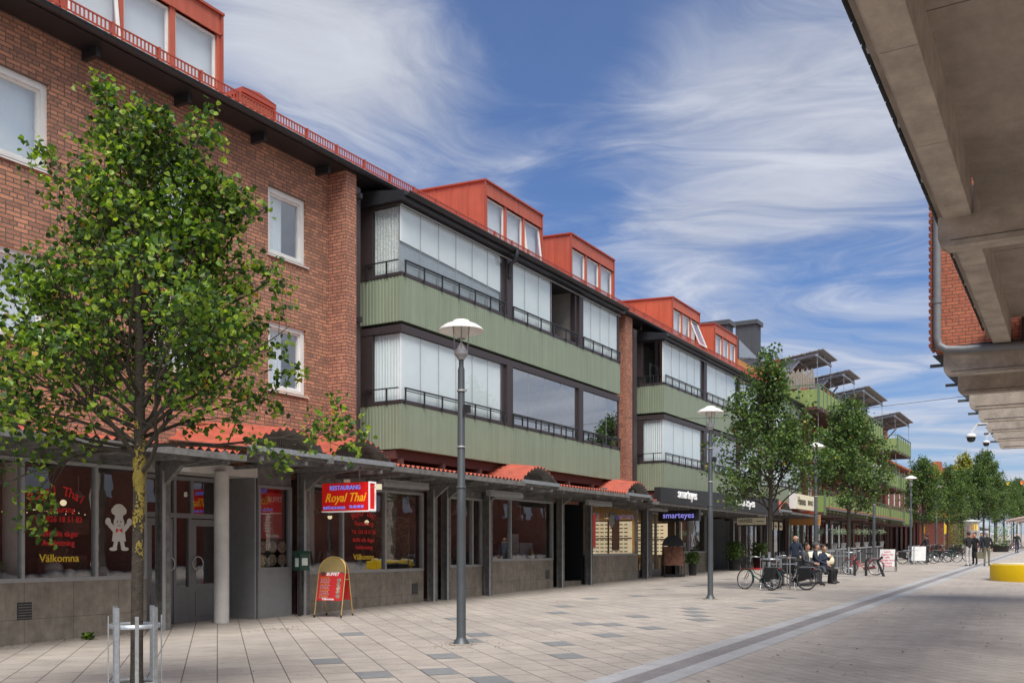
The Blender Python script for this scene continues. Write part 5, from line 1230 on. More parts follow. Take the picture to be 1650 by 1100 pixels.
    if lichen:
        b=MB()
        for q_ in range(900):
            if q_%14==0: zc0=rnd.gauss(2.3,.3); ac0=rnd.gauss(-.25,.75)
            z=rnd.gauss(zc0,.035); a=rnd.gauss(ac0,.22)
            if not .3<z<3.0: continue
            rr_=rtrunk*.93; c=L0+Vector((rr_*math.cos(a),rr_*math.sin(a),z)); nrm=Vector((math.cos(a),math.sin(a),0)); t1=Vector((-math.sin(a),math.cos(a),0)); s=rnd.uniform(.004,.013)
            tt=z/(H*.93); c+=nrm*.006+Vector((.05*tt*math.sin(tt*5+seed),.05*tt*math.cos(tt*4+seed),0)); b.add([c+t1*s*math.cos(q)*rnd.uniform(.7,1.2)+Vector((0,0,s*1.3*math.sin(q)))for q in (0,1.2,2.3,3.4,4.6,5.5)],[(0,1,2,3,4,5)])
        obj('lichen_patch',b,M['lichen'],tr)
    wts=[(1.0 if x[2]==2 else .55 if x[2]==1 else .12)*(.4+x[3]) for x in nodes]
    ch=rnd.choices(nodes,wts,k=nleaf); P=[]
    for x in ch:
        s=.075*(lsize/.085)
        P.append((x[0]+Vector((rnd.gauss(0,s),rnd.gauss(0,s),rnd.gauss(-.01,s))),x[1]))
    V,F=leafmesh(P,lsize,rnd,shape); b=MB(); b.add(V,F); obj('crown',b,M[mat_leaf],T)
    return T
rc=Vector((.8628,.5055,0))
T1=tree('linden_tree',5,(-8.5,6.72,gz(6.72)),'nearest young linden tree with bright top leaves and yellow lichen on its trunk',H=6.4,hb=2.52,rad=1.64,nleaf=17500,lsize=.066,rtrunk=.066,nprim=36,prof=lambda t:(min(1,(t+.05)/.18))**.5*(1-t)**.95*1.22+.04,lichen=True,
  extra=((2.72,rc.x,rc.y,.14,1.95),(2.85,rc.x*1,rc.y*1,.42,2.0),(2.7,-rc.x,-rc.y,.22,1.75),(2.65,-rc.x*.9,-rc.y,.14,1.6),(2.9,-rc.x*.9,-rc.y,.5,1.9),(2.75,-.2,-1,.25,1.5),(2.7,-rc.x,-rc.y*.3,.12,1.7),(2.8,rc.x*.5,rc.y,.3,1.5),(3.2,rc.x,rc.y,.75,1.5),(3.1,-rc.x,-rc.y,.8,1.5),(3.6,.30,.1,1,2.3),(3.6,-.22,-.1,1,2.4),(5.0,-.12,-.08,1,1.44),(4.75,.42,.22,1,1.40),(4.9,-.5,-.25,1,1.1),(4.4,.7,.4,1,1.3)))
far1=lambda t: (min(1,(t+.04)/.16))**.6*(1-t)**1.25*1.42+.035
T2=tree('linden_tree',11,(-8.5,31.0,gz(31.0)),'tree rising behind the parked bicycles with a narrow pointed crown',H=8.1,hb=2.45,rad=2.0,rtrunk=.08,nleaf=10500,lsize=.11,shape=4,mat_leaf='leafB',prof=far1,nprim=34)
T3=tree('linden_tree',23,(-8.5,43.5,gz(43.5)),'broad dense tree beside the café fence with olive trees',H=8.0,hb=2.55,rad=1.95,rtrunk=.085,nleaf=11000,lsize=.115,shape=4,mat_leaf='leafB',prof=lambda t:(min(1,t/.16))**.6*(1-t)**1.1*1.36+.035,nprim=36)
far_lab=['tree just beyond the fifth lamp post','tree standing behind the row of parked bicycles','tree rising above the advertising pillar','tree above the two standing men','taller tree behind the men with a ragged top','tree left of the mast with clustered lamps','tree below the overhead wires','tree near the end of the street','small distant tree at the end of the street','last tree before the right edge']
for i,(y,x,s,src) in enumerate(((67.8,-8.6,.88,T3),(80,-8.4,.9,T2),(92,-8.6,.95,T3),(104,-8.2,1.1,T2),(116,-8.6,1.4,T3),(128,-8.3,1.15,T2),(140,-8.0,1.1,T3),(152,-7.5,1.15,T2),(168,-6.5,1.2,T3),(186,-5.5,1.3,T2))):
    dup(src,(x,y,gz(y)),rz=i*1.3+.5,label=far_lab[i]+', dark green',scale=s)
T4=tree('maple_tree',31,(-13.5,150,gz(150)),'yellow green tree behind the rooftops at the far end',H=13.5,hb=3.5,rad=4.2,rtrunk=.2,nleaf=9000,lsize=.32,shape=4,mat_leaf='leafD',prof=far1,nprim=30,group='trees at the far end of the street')
for i,(x,y,s,l) in enumerate(((-20,172,1.0,'second yellow green tree at the far end, left of the first'),(-4,196,.95,'tree closing the street at the far end, on its centre line'),(4,205,1.0,'tree closing the street at the far end, right of centre'),(-10,215,1.1,'tree closing the street at the far end, left of centre'))):
    dup(T4 if i<1 else T3,(x,y,gz(y)),rz=i*2.,label=l,scale=s if i<1 else s*1.5,group='trees at the far end of the street')
# tree guards
G=thing('tree_guard',(-8.5,6.7,gz(6.7)),'galvanised steel guard of upright flat bars round the nearest tree','tree guard','tree guards'); x,y,z=G.location
b=MB()
for k in range(8):
    a=2*math.pi*k/8+.18; r=.26; c=Vector((x+r*math.cos(a),y+r*math.sin(a),0)); t=Vector((-math.sin(a),math.cos(a),0)); n_=Vector((math.cos(a),math.sin(a),0))
    w=.018 if k%2 else .03
    h=z+(.93 if k%2 else 1.02)
    b.add([c-t*w-n_*.006+Vector((0,0,z-.05)),c+t*w-n_*.006+Vector((0,0,z-.05)),c+t*w+n_*.006+Vector((0,0,z-.05)),c-t*w+n_*.006+Vector((0,0,z-.05)),c-t*w-n_*.006+Vector((0,0,h)),c+t*w-n_*.006+Vector((0,0,h)),c+t*w+n_*.006+Vector((0,0,h)),c-t*w+n_*.006+Vector((0,0,h))],[(0,3,2,1),(4,5,6,7),(0,1,5,4),(1,2,6,5),(2,3,7,6),(3,0,4,7)])
obj('upright_bar',b,M['galv'],G)
def hoop(z0,r):
    b=MB(); b.lathe([(r,z0),(r,z0+.045),(r-.01,z0+.045),(r-.01,z0),(r,z0)],(x,y,z),36)
    for a in (.2,3.3): b.box(x+r*math.cos(a)-.02,x+r*math.cos(a)+.02,y+r*math.sin(a)-.02,y+r*math.sin(a)+.02,z+z0-.01,z+z0+.055)
    return obj('hoop',b,M['galv'],G)
hoop(.80,.25); hoop(.20,.25)
for (tx,ty,l) in ((-8.5,31.0,'galvanised guard round the tree behind the bicycles'),(-8.5,43.5,'galvanised guard round the tree by the red bicycle')): dup(G,(tx,ty,gz(ty)),label=l,scale=1.15)
b=MB(); rnd=random.Random(9); P=[]
for _ in range(70): a=rnd.uniform(0,6.28); r=rnd.uniform(.02,.12); P.append((Vector((-14.72+r*math.cos(a)*.5,10.65+r*math.sin(a),gz(10.6)+rnd.uniform(.02,.12))),Vector((0,0,1))))
V,F=leafmesh(P,.07,rnd); b.add(V,F); obj('weed',b,M['leafA'],None,'small green weed growing at the foot of the stone plinth','weed',origin=(-14.72,10.65,gz(10.6)))
# ================================================================ BICYCLES
def bicycle(col,label,basket=False,pannier=False,group='parked bicycles'):
    T=thing('bicycle',(0,0,0),label,'bicycle',group)
    r=.335; fx,rx=.56,-.52
    for x in (fx,rx):
        b=MB(); b.ring((x,0,r),r-.018,.018,(0,1,0),36,8); w=obj('wheel',b,M['rubber'],T)
        b=MB(); b.ring((x,0,r),r-.042,.009,(0,1,0),36,6); obj('rim',b,M['chrome'],w)
        b=MB()
        for k in range(20):
            a=2*math.pi*k/20; s=.02*(1 if k%2 else -1); b.tube([(x+.02*math.cos(a+.5),s,r+.02*math.sin(a+.5)),(x+(r-.045)*math.cos(a),0,r+(r-.045)*math.sin(a))],.0022,n=3,cap=False)
        b.lathe([(.001,-.04),(.022,-.04),(.022,.04),(.001,.04)],(x,0,r),10,axis='y'); obj('spokes',b,M['chrome'],w)
    b=MB(); bb=(-.08,0,.29); st=(-.22,0,.76); hd=(.38,0,.88); hl=(.42,0,.66)
    b.tube([bb,st],.016); b.tube([hd,hl],.018); b.tube([hl,(.22,0,.45),bb],.020); b.tube([(.395,0,.78),(.15,0,.52),(-.14,0,.44)],.014)
    for s in(-.05,.05): b.tube([(bb[0],s*.6,bb[2]),(rx,s,r)],.009); b.tube([(st[0]+.01,s*.3,.72),(rx,s,r)],.008); b.tube([(hl[0],s*.5,hl[2]-.02),(hl[0]+.06,s,.45),(fx,s,r)],.011)
    obj('frame',b,M[col],T)
    for x,a0,a1 in ((fx,60,200),(rx,10,200)):
        b=MB(); n=14; V=[]
        for i in range(n+1):
            a=R(a0+(a1-a0)*i/n) if x>0 else R(180-a1+ (a1-a0)*i/n+0)
            V+=[(x+(r+.02)*math.cos(a),-.028,r+(r+.02)*math.sin(a)),(x+(r+.035)*math.cos(a),0,r+(r+.035)*math.sin(a)),(x+(r+.02)*math.cos(a),.028,r+(r+.02)*math.sin(a))]
        F=[]
        for i in range(n): F+=[(3*i,3*i+3,3*i+4,3*i+1),(3*i+1,3*i+4,3*i+5,3*i+2)]
        b.sm=True; b.add(V,F); b.sm=False; obj('mudguard',b,M[col],T)
    b=MB(); b.tube([(hd[0],0,hd[2]),(.36,0,1.02)],.013); 
    for s in(-1,1): b.tube([(.36,0,1.02),(.40,s*.10,1.05),(.36,s*.22,1.06),(.22,s*.28,1.04)],.011)
    h=obj('handlebar',b,M['chrome'],T)
    b=MB()
    for s in(-1,1): b.tube([(.24,s*.277,1.042),(.13,s*.285,1.03)],.016)
    obj('grip',b,M['rubber'],h)
    b=MB(); b.tube([st,(-.235,0,.88)],.012); obj('seat_post',b,M['chrome'],T)
    b=MB(); b.ball((-.30,0,.92),.11,8,(1.0,.95,.35)); b.ball((-.16,0,.92),.06,8,(1.6,.6,.5)); obj('saddle',b,M['rubber'],T)
    b=MB(); b.lathe([(.001,-.02),(.09,-.02),(.09,-.012),(.001,-.012)],(bb[0],-.04,bb[2]),18,axis='y'); b.bar((bb[0],-.06,bb[2]),(bb[0]+.10,-.06,bb[2]-.13),.015); b.bar((bb[0],.06,bb[2]),(bb[0]-.10,.06,bb[2]+.13),.015); b.box(bb[0]+.06,bb[0]+.14,-.15,-.06,bb[2]-.15,bb[2]-.13); b.box(bb[0]-.14,bb[0]-.06,.06,.15,bb[2]+.12,bb[2]+.14); obj('crank',b,M['chrome'],T)
    b=MB(); b.prism([(-.50,.30),(-.10,.22),(.01,.25),(.01,.34),(-.08,.38),(-.5,.38)],'y',-.055,-.035); obj('chain_guard',b,M['bikeblack'],T)
    b=MB(); b.box(-.78,-.34,-.06,-.045,.715,.73); b.box(-.78,-.34,.045,.06,.715,.73); 
    for x in (-.78,-.6,-.42): b.box(x,x+.012,-.045,.045,.717,.728)
    for s in(-.055,.055): b.tube([(-.7,s,.72),(rx,s,r)],.006)
    obj('rear_rack',b,M['galv'],T)
    b=MB(); b.box(-.80,-.78,-.03,.03,.66,.70); obj('rear_light',b,M['red'],T)
    b=MB(); b.tube([(-.15,.06,.27),(-.22,.17,.02)],.008); obj('kickstand',b,M['chrome'],T)
    if basket:
        b=MB(); x0,x1,z0,z1=.42,.72,.80,1.02
        for i in range(7):
            z=z0+(z1-z0)*i/6; b.box(x0,x1,-.18,-.174,z-.004,z+.004); b.box(x0,x1,.174,.18,z-.004,z+.004); b.box(x0,x0+.006,-.174,.174,z-.004,z+.004); b.box(x1-.006,x1,-.174,.174,z-.004,z+.004)
        for i in range(13):
            y=-.18+.36*i/12; b.box(x0+.0061,x0+.01,y-.003,y+.003,z0,z1); b.box(x1-.01,x1-.0061,y-.003,y+.003,z0,z1); b.box(x0,x1,y-.004,y+.004,z0-.006,z0-.0045)
        for i in range(9):
            x=x0+(x1-x0)*i/8; b.box(x-.003,x+.003,-.1739,-.17,z0,z1); b.box(x-.003,x+.003,.17,.1739,z0,z1)
        obj('basket',b,M['bikeblack'],T)
    if pannier:
        for s in(-1,1):
            b=MB(); b.box(-.72,-.36,s*.07,s*.19,.36,.70); obj('pannier',b,M['blackcloth'],T)
    return T
BA=bicycle('bikegreen','dark green bicycle with front basket, leftmost at the near rack',basket=True,pannier=True)
BB=bicycle('bikeblack','black bicycle with panniers parked close to the empty bench',pannier=True)
BR=bicycle('bikered','red bicycle leaning by the tree and black hoops at the café fence')
def put(o,x,y,rz,tilt=0): o.location=(x,y,gz(y)); o.rotation_euler=(R(tilt),0,R(rz))
put(BA,-8.6,30.0,155,4); put(BB,-7.72,30.5,170,-5); put(BR,-7.75,42.6,175,5)
for i,(x,y,rz,src) in enumerate(((-8.1,59.3,20,BB),(-7.6,60.2,25,BA),(-7.2,62.3,15,BB),(-6.7,63.4,20,BA),(-6.2,64.6,12,BB),(-8.0,65.6,25,BA),(-6.6,102,30,BB),(-6.2,104,20,BA),(-5.7,106,40,BB),(-5.4,108.5,20,BR),(-5.9,111,30,BA))):
    o=dup(src,label='%s parked bicycle of the %s group, %s'%({BB.name:'black',BA.name:'dark green with basket',BR.name:'red'}[src.name],'middle distance' if y<80 else 'far distance','number %s from the left'%['one','two','three','four','five','six','one','two','three','four','five'][i])); put(o,x,y,rz,3)
# bicycle racks
RK=thing('bicycle_rack',(-8.05,30.6,gz(30.6)),'galvanised hoop rack holding the two nearest bicycles','bicycle rack','bicycle racks'); x,y,z=RK.location
b=MB()
for dx in (0,.28): b.tube([(x+dx,y,z-.02),(x+dx,y,z+1.08)],.022); b.tube([(x+dx,y-.0,z+1.0),(x+dx+.0,y+.75,z+1.0),(x+dx,y+.78,z)],.018)
b.tube([(x-.3,y,z+.8),(x+.5,y,z+.8)],.016)
obj('hoop',b,M['galv'],RK)
for xx,yy,l in ((-8.9,43.0,'galvanised hoop rack left of the tree by the café fence'),(-8.1,58.0,'galvanised hoop rack in the middle distance beside the white board')): dup(RK,(xx,yy,gz(yy)),label=l)
for k,(dx,l) in enumerate(((0,'left'),(.45,'middle'),(.9,'right, leaning'))):
    T=thing('bollard',(-7.9+dx,41.6,gz(41.6)),'short black bollard in front of the red bicycle, %s one'%l,'bollard','black bollards by the red bicycle'); X,Y,Z=T.location
    b=MB(); b.tube([(X,Y,Z-.02),(X,Y,Z+.62),(X+.10,Y+.05,Z+.74)] if k<2 else [(X+.25,Y,Z-.02),(X,Y,Z+.62),(X+.2,Y,Z+.8)],.055,n=12); obj('post',b,M['black'],T)
# ================================================================ BENCHES
def bench(loc,face,label,n):
    T=thing('park_bench',loc,label,'bench','benches back to back'); x,y,z=loc; s=face
    b=MB(); b.box(x-.02*s,x+.46*s,y-n/2,y+n/2,z+.40,z+.46); obj('seat',b,M['wicker'],T)
    b=MB(); b.add([(x-.02*s,y-n/2,z+.46),(x-.14*s,y-n/2,z+.92),(x-.14*s,y+n/2,z+.92),(x-.02*s,y+n/2,z+.46),(x-.06*s,y-n/2,z+.46),(x-.18*s,y-n/2,z+.92),(x-.18*s,y+n/2,z+.92),(x-.06*s,y+n/2,z+.46)],[(0,1,2,3),(7,6,5,4),(0,4,5,1),(1,5,6,2),(2,6,7,3),(3,7,4,0)]); obj('backrest',b,M['wicker'],T)
    for e in (-1,1):
        b=MB(); yy=y+e*n/2; b.box(x-.05*s,x+.48*s,yy-.03,yy+.03,z+.40,z+.68); obj('armrest',b,M['wicker'],T)
    for e in (-1,1):
        for xx in (-.04,.40):
            for d in (0,.16,.32): 
                b=MB(); yy=y+e*(n/2-.03-d); b.box(x+xx*s-.012,x+xx*s+.012,yy-.012,yy+.012,z,z+.40); obj('leg',b,M['brown'],T)
    return T
bench((-8.0,34.2,gz(34.2)),1,'dark woven bench on which three men sit facing right',3.4)
bench((-8.5,33.0,gz(33.0)),-1,'empty dark woven bench behind the nearest bicycles, facing the shops',1.6)
# ================================================================ PEOPLE
def person(label,loc,rz,pose='stand',top='navy',bottom='blackcloth',shoe='shoe',hair='hairdark',bald=False,sc=1.0,arms=None,legs=None,bag=None,shirt=None,cap=False):
    T=bpy.data.objects.new
    J={};E_=[]
    def j(n,p,r): J[n]=(Vector(p),r)
    if pose=='sit':
        pz=.56; j('pelvis',(0,0,pz),.145); j('waist',(0,-.05,pz+.17),.135); j('chest',(0,-.08,pz+.38),.155); j('nb',(0,-.05,pz+.53),.065)
    else:
        pz=.96; j('pelvis',(0,0,pz),.135); j('waist',(0,0,1.12),.125); j('chest',(0,.0,1.33),.15); j('nb',(0,.0,1.47),.066)
    nb=J['nb'][0]; j('neck',nb+Vector((0,.02,.06)),.052); j('h1',nb+Vector((0,.035,.13)),.078); j('h2',nb+Vector((0,.03,.20)),.094); j('h3',nb+Vector((0,.01,.265)),.068); j('nose',nb+Vector((0,.135,.165)),.014)
    E_+=[('pelvis','waist'),('waist','chest'),('chest','nb'),('nb','neck'),('neck','h1'),('h1','h2'),('h2','h3'),('h1','nose')]
    ch=J['chest'][0]
    arms=arms or [((.24,-.02,-.28),(.25,.06,-.52)),((-.24,-.02,-.28),(-.25,.06,-.52))]
    for i,s in enumerate((1,-1)):
        e,w=arms[i]; j('s%d'%i,ch+Vector((s*.165,0,.09)),.068); j('e%d'%i,nb+Vector(e),.05); j('w%d'%i,nb+Vector(w),.034)
        d=(J['w%d'%i][0]-J['e%d'%i][0]).normalized(); j('p%d'%i,J['w%d'%i][0]+d*.075,.036)
        E_+=[('chest','s%d'%i),('s%d'%i,'e%d'%i),('e%d'%i,'w%d'%i),('w%d'%i,'p%d'%i)]
        sd=d.cross(Vector((0,1,0)) if abs(d.y)<.8 else Vector((0,0,1))).normalized(); fw=sd.cross(d)
        for f in range(4):
            o=sd*(f-1.5)*.022; j('f%d%da'%(i,f),J['p%d'%i][0]+d*.035+o,.010); j('f%d%db'%(i,f),J['p%d'%i][0]+d*(.075+.008*(1 if f in(1,2) else -1))+o-fw*.015,.008)
            E_+=[('p%d'%i,'f%d%da'%(i,f)),('f%d%da'%(i,f),'f%d%db'%(i,f))]
        j('t%da'%i,J['w%d'%i][0]+d*.045+fw*.04,.010); j('t%db'%i,J['w%d'%i][0]+d*.085+fw*.055,.009); E_+=[('w%d'%i,'t%da'%i),('t%da'%i,'t%db'%i)]
    if legs is None:
        legs=[((.10,.03,.50),(.10,-.02,.09)),((-.10,.03,.50),(-.10,-.02,.09))]
        if pose=='sit': legs=[((.11,.46,.50),(.11,.46,.09)),((-.11,.44,.50),(-.12,.36,.09))]
    for i,s in enumerate((1,-1)):
        k,a=legs[i][:2]; toe=legs[i][2] if len(legs[i])>2 else (a[0]+s*.02,a[1]+.16,.045); heel=legs[i][3] if len(legs[i])>3 else (a[0],a[1]-.035,.05)
        j('hip%d'%i,(s*.085,.0,pz-.05),.092); j('k%d'%i,k,.062); j('a%d'%i,a,.042); j('toe%d'%i,toe,.036); j('heel%d'%i,heel,.034)
        c=(Vector(k)*.45+Vector(a)*.55)+Vector((0,-.015 if pose!='sit' else -.01,.08)); j('calf%d'%i,c,.056)
        E_+=[('pelvis','hip%d'%i),('hip%d'%i,'k%d'%i),('k%d'%i,'calf%d'%i),('calf%d'%i,'a%d'%i),('a%d'%i,'toe%d'%i),('a%d'%i,'heel%d'%i)]
    names=list(J); idx={n:i for i,n in enumerate(names)}
    me=bpy.data.meshes.new('person'); me.from_pydata([tuple(J[n][0]) for n in names],[(idx[a],idx[b]) for a,b in E_],[]); ob=bpy.data.objects.new('tmp',me); COL.objects.link(ob)
    md=ob.modifiers.new('s','SKIN'); me.skin_vertices or None
    if not me.skin_vertices:
        bm=bmesh.new(); bm.from_mesh(me); bm.verts.layers.skin.verify(); bm.to_mesh(me); bm.free()
    for n,sv in zip(names,me.skin_vertices[0].data): sv.radius=(J[n][1],J[n][1]*(.82 if n in('chest','waist','pelvis') else 1)); sv.use_root=(n=='pelvis')
    md.use_smooth_shade=True; m2=ob.modifiers.new('u','SUBSURF'); m2.levels=2; m2.render_levels=2
    dg=bpy.context.evaluated_depsgraph_get(); dg.update(); ev=bpy.data.meshes.new_from_object(ob.evaluated_get(dg)); bpy.data.objects.remove(ob); bpy.data.meshes.remove(me)
    ev.name='person'
    segs=[]
    for a,b in E_:
        if a[0] in 'ftp' and a[1:2].isdigit() or b[0] in 'pft' and b[1:2].isdigit() or a in('neck','h1','h2') or b=='neck': c=0
        elif a=='w0' or a=='w1': c=0
        elif b[:3] in('toe','hee'): c=3
        elif a[:3]in('hip',) or a[0]=='k' or a[:4]=='calf' or b[:3]=='hip': c=2
        else: c=1
        segs.append((J[a][0],J[b][0],c,(J[a][1]+J[b][1])/2))
    ev.materials.clear()
    for m in ('skin',top,bottom,shoe): ev.materials.append(M[m])
    for p in ev.polygons:
        c=p.center; best=9;bi=1
        for a,b,k,r in segs:
            ab=b-a; t=max(0,min(1,(c-a).dot(ab)/max(1e-9,ab.length_squared))); d=(c-(a+ab*t)).length-r*.5
            if d<best: best=d;bi=k
        p.material_index=bi; p.use_smooth=True
    P=bpy.data.objects.new('person',ev); COL.objects.link(P); ORG[P.name]=Vector((0,0,0)); tag(P,label,'person','people in the street')
    hc=nb+Vector((0,.02,.20))
    if not bald:
        b=MB(); b.ball(hc+Vector((0,-.022,.025)),.105,12,(.92,1.0,1.02)); 
        keep=[];V=b.v
        F=[f for f in b.f if not all(V[i][1]>hc.y+.035 and V[i][2]<hc.z+.065 for i in f) and not all(V[i][2]<hc.z-.07 for i in f)]
        b.f=F; b.m=b.m[:len(F)]; b.smooth=b.smooth[:len(F)]; obj('cap' if cap else 'hair',b,M['greycloth' if cap else hair],P)
    else:
        b=MB(); b.ball(hc+Vector((0,-.04,-.01)),.098,10,(.98,.8,.62)); obj('hair',b,M['hairgrey'],P)
    for s in(-1,1):
        b=MB(); b.ball(hc+Vector((s*.033,.088,-.005)),.011,6); obj('eye',b,M['txtdark'],P)
        b=MB(); b.ball(hc+Vector((s*.092,.0,-.02)),.026,6,(.4,.8,1.1)); obj('ear',b,M['skin'],P)
    b=MB(); b.box(-.025,.025,hc.y+.082,hc.y+.092,hc.z-.068,hc.z-.062); obj('mouth',b,M['txtred'],P)
    if shirt:
        b=MB(); c=J['chest'][0]; q=.128; b.add([(-.035,nb.y+.06,nb.z+.01),(.035,nb.y+.06,nb.z+.01),(.03,c.y+q+.01,c.z),(.02,J['waist'][0].y+.125,J['waist'][0].z),(-.02,J['waist'][0].y+.125,J['waist'][0].z),(-.03,c.y+q+.01,c.z)],[(0,1,2,5),(5,2,3,4)]); obj('shirt_front',b,M['white'],P)
    if bag:
        h=J['p%d'%(0 if bag[0]>0 else 1)][0]
        K=thing('shopping_bag',(0,0,0),bag[1],'bag'); b=MB(); b.prism([(-.17,-.48),(.17,-.48),(.20,-.12),(-.20,-.12)],'x',-.06,.06) if 0 else b.prism([(-.19,-.50),(.19,-.50),(.21,-.15),(-.21,-.15)],'y',-.07,.07); obj('body',b,M[bag[2]],K)
        b=MB(); b.tube([(-.1,0,-.15),(-.06,0,-.02),(0,0,.0),(.06,0,-.02),(.1,0,-.15)],.01,n=6); obj('handle',b,M[bag[2]],K)
        K.location=Vector(loc)+Matrix.Rotation(R(rz),3,'Z')@(h*sc)
    P.location=loc; P.rotation_euler=(0,0,R(rz)); P.scale=(sc,)*3
    return P
cross=[((.10,.48,.52),(.10,.46,.09)),((-.02,.46,.60),(.20,.66,.42),(.30,.80,.42),(.19,.63,.38))]
lap=[((.25,.02,-.27),(.12,.30,-.36)),((-.25,.02,-.27),(-.10,.28,-.36))]
z_=gz(33.6)-.01
person('man in a grey suit and white shirt sitting with one leg crossed on the bench',(-7.82,33.15,z_),-97,'sit','greycloth','greycloth',shirt=True,hair='hairdark',legs=cross,arms=lap,sc=1.04)
person('man in a dark navy jacket and grey cap sitting in the middle of the bench',(-7.80,34.45,z_),-80,'sit','navy','blackcloth',hair='hairgrey',cap=True,arms=[((.25,.05,-.27),(.14,.36,-.42)),((-.25,.05,-.27),(-.12,.36,-.42))],sc=1.05)
person('man with dark hair and hands held together sitting at the far end of the bench',(-7.78,35.5,z_),-110,'sit','navy','blackcloth',arms=[((.26,.05,-.25),(.05,.24,-.14)),((-.26,.05,-.25),(-.03,.24,-.16))])
person('bald man in a dark blue shirt standing behind the bench',(-8.95,36.1,gz(36)),170,'stand','navy','blackcloth',bald=True,sc=.97)
walk=[((.10,.12,.52),(.10,.02,.10)),((-.10,.05,.50),(-.10,-.16,.11))]
hold=[((.24,.0,-.27),(.10,.22,-.32)),((-.24,.0,-.27),(-.08,.22,-.34))]
person('man in a black jacket and pale trousers standing with his back half turned',(-4.84,55.7,gz(55.7)),35,'stand','blackcloth','palecloth',arms=hold,sc=1.02)
person('dark clothed person standing close behind the man in pale trousers',(-4.75,58.2,gz(58.2)),150,'stand','blackcloth','blackcloth',sc=1.0,bag=(-1,'black rucksack held low by the dark clothed person','blackcloth'))
person('grey haired man in a dark jacket and khaki trousers seen from behind',(-4.0,56.0,gz(56)),12,'stand','blackcloth','khaki',hair='hairgrey',sc=1.03,bag=(-1,'olive shopping bag in the hand of the grey haired man','khaki'))
person('person in dark clothes walking towards the camera near the right edge',(-4.3,92.5,gz(92.5)),200,'stand','blackcloth','navy',legs=walk)
person('person in blue standing beside the advertising pillar',(-6.4,84,gz(84)),180,'stand','navy','navy')
person('dark clothed person bending over the parked bicycles in the middle distance',(-7.6,61.6,gz(61.6)),60,'stand','blackcloth','blackcloth',arms=[((.24,.12,-.24),(.2,.32,-.40)),((-.24,.12,-.24),(-.2,.32,-.4))],sc=.95)
# ================================================================ CAFE TERRACE
F_=thing('terrace_fence',(-9.8,50,gz(50)),'café terrace fence of dark panels under a pale top rail','fence')
ya,yb=43.8,61.0; xf=-10.0
b=MB(); b.bar((xf,ya,gz(ya)+1.0),(xf,yb,gz(yb)+1.0),.10,.06); obj('top_rail',b,M['steellt'],F_)
k=ya
while k<yb:
    b=MB(); b.box(xf-.03,xf+.03,k,k+.06,gz(k),gz(k)+.965); obj('fence_post',b,M['steellt'],F_); k+=1.72
b=MB(); k=ya
while k<yb-.1: b.quad((xf,k+.1,gz(k)+.15),(xf,k+1.66,gz(k)+.15),(xf,k+1.66,gz(k)+.92),(xf,k+.1,gz(k)+.92)); b.quad((xf-.02,k+.1,gz(k)+.92),(xf-.02,k+1.66,gz(k)+.92),(xf-.02,k+1.66,gz(k)+.15),(xf-.02,k+.1,gz(k)+.15)); k+=1.72
obj('panel',b,M['black'],F_)
T=thing('terrace_sign',(-9.6,42.2,gz(42)),'oval cream café sign on the terrace fence behind the seated men','sign')
b=MB(); b.lathe([(.001,-.02),(.5,-.02),(.5,.02),(.001,.02)],(0,0,0),32,axis='y')
b.v=[(-9.7+v[0]*1.55,42.6+v[1],gz(42)+.62+v[2]*.78) for v in b.v]; obj('oval_panel',b,M['cream'],T); text('Hanses',.32,(-9.72,42.575,gz(42)+.55),T,M['txtdark'],along=AX,align='CENTER',sx=.95)
b=MB()
for x in (-10.3,-9.1): b.box(x-.02,x+.02,42.62,42.66,gz(42),gz(42)+1.0)
b.box(-10.5,-8.9,42.62,42.66,gz(42)+.99,gz(42)+1.05); obj('stand',b,M['steellt'],T)
def olive(x,y,label,s=1,h0=1.0):
    T=thing('olive_tree',(x,y,gz(y)+h0),label,'potted tree','olive trees in pots along the café fence'); z=gz(y)+h0
    b=MB(); b.lathe([(.08*s,0),(.13*s,.30*s),(.14*s,.30*s),(.12*s,.28*s),(.001,.27*s)],(x,y,z),14); obj('pot',b,M['galv'],T)
    b=MB(); b.tube([(x,y,z+.25*s),(x+.01,y,z+.5*s),(x,y+.01,z+.72*s)],.018*s,n=6); obj('trunk',b,M['twig'],T)
    rn=random.Random(int(y*10)); P=[(Vector((x,y,z+.85*s))+Vector((rn.gauss(0,.09),rn.gauss(0,.09),rn.gauss(0,.07)))*s,Vector((0,0,1))) for _ in range(170)]
    V,F=leafmesh(P,.06*s,rn,4); b=MB(); b.add(V,F); obj('crown',b,M['leafC'],T); return T
T=olive(-9.95,44.6,'small grey leaved olive tree on the café fence, first from the left')
for y,l in ((47.6,'second'),(49.6,'third'),(53.2,'fourth'),(55.6,'fifth'),(58.0,'sixth'),(60.6,'seventh')): dup(T,(-9.95,y,gz(y)+1.0),rz=y,label='small grey leaved olive tree on the café fence, %s from the left'%l)
T=thing('stepping_stone',(-8.2,41.0,gz(41)),'pale flat stone slab set in front of the bollards','slab'); b=MB(); b.box(-9.2,-7.2,40.6,41.2,gz(41)-.02,gz(41)+.03); obj('slab',b,M['kerb'],T)
def shrub(x,y,h,r,label,lm='leafB'):
    T=thing('potted_shrub',(x,y,gz(y)),label,'potted plant'); z=gz(y); rn=random.Random(int(x*7+y*3))
    b=MB(); b.lathe([(r*.7,0),(r*.9,.55),(r*.95,.55),(r*.8,.5),(.001,.5)],(x,y,z),16); obj('pot',b,M['black'],T)
    P=[(Vector((x,y,z+.5+rn.random()*h))+Vector((rn.gauss(0,r*.55),rn.gauss(0,r*.55),0)),Vector((0,0,1))) for _ in range(900)]
    V,F=leafmesh(P,.10,rn,4); b=MB(); b.add(V,F); obj('foliage',b,M[lm],T)
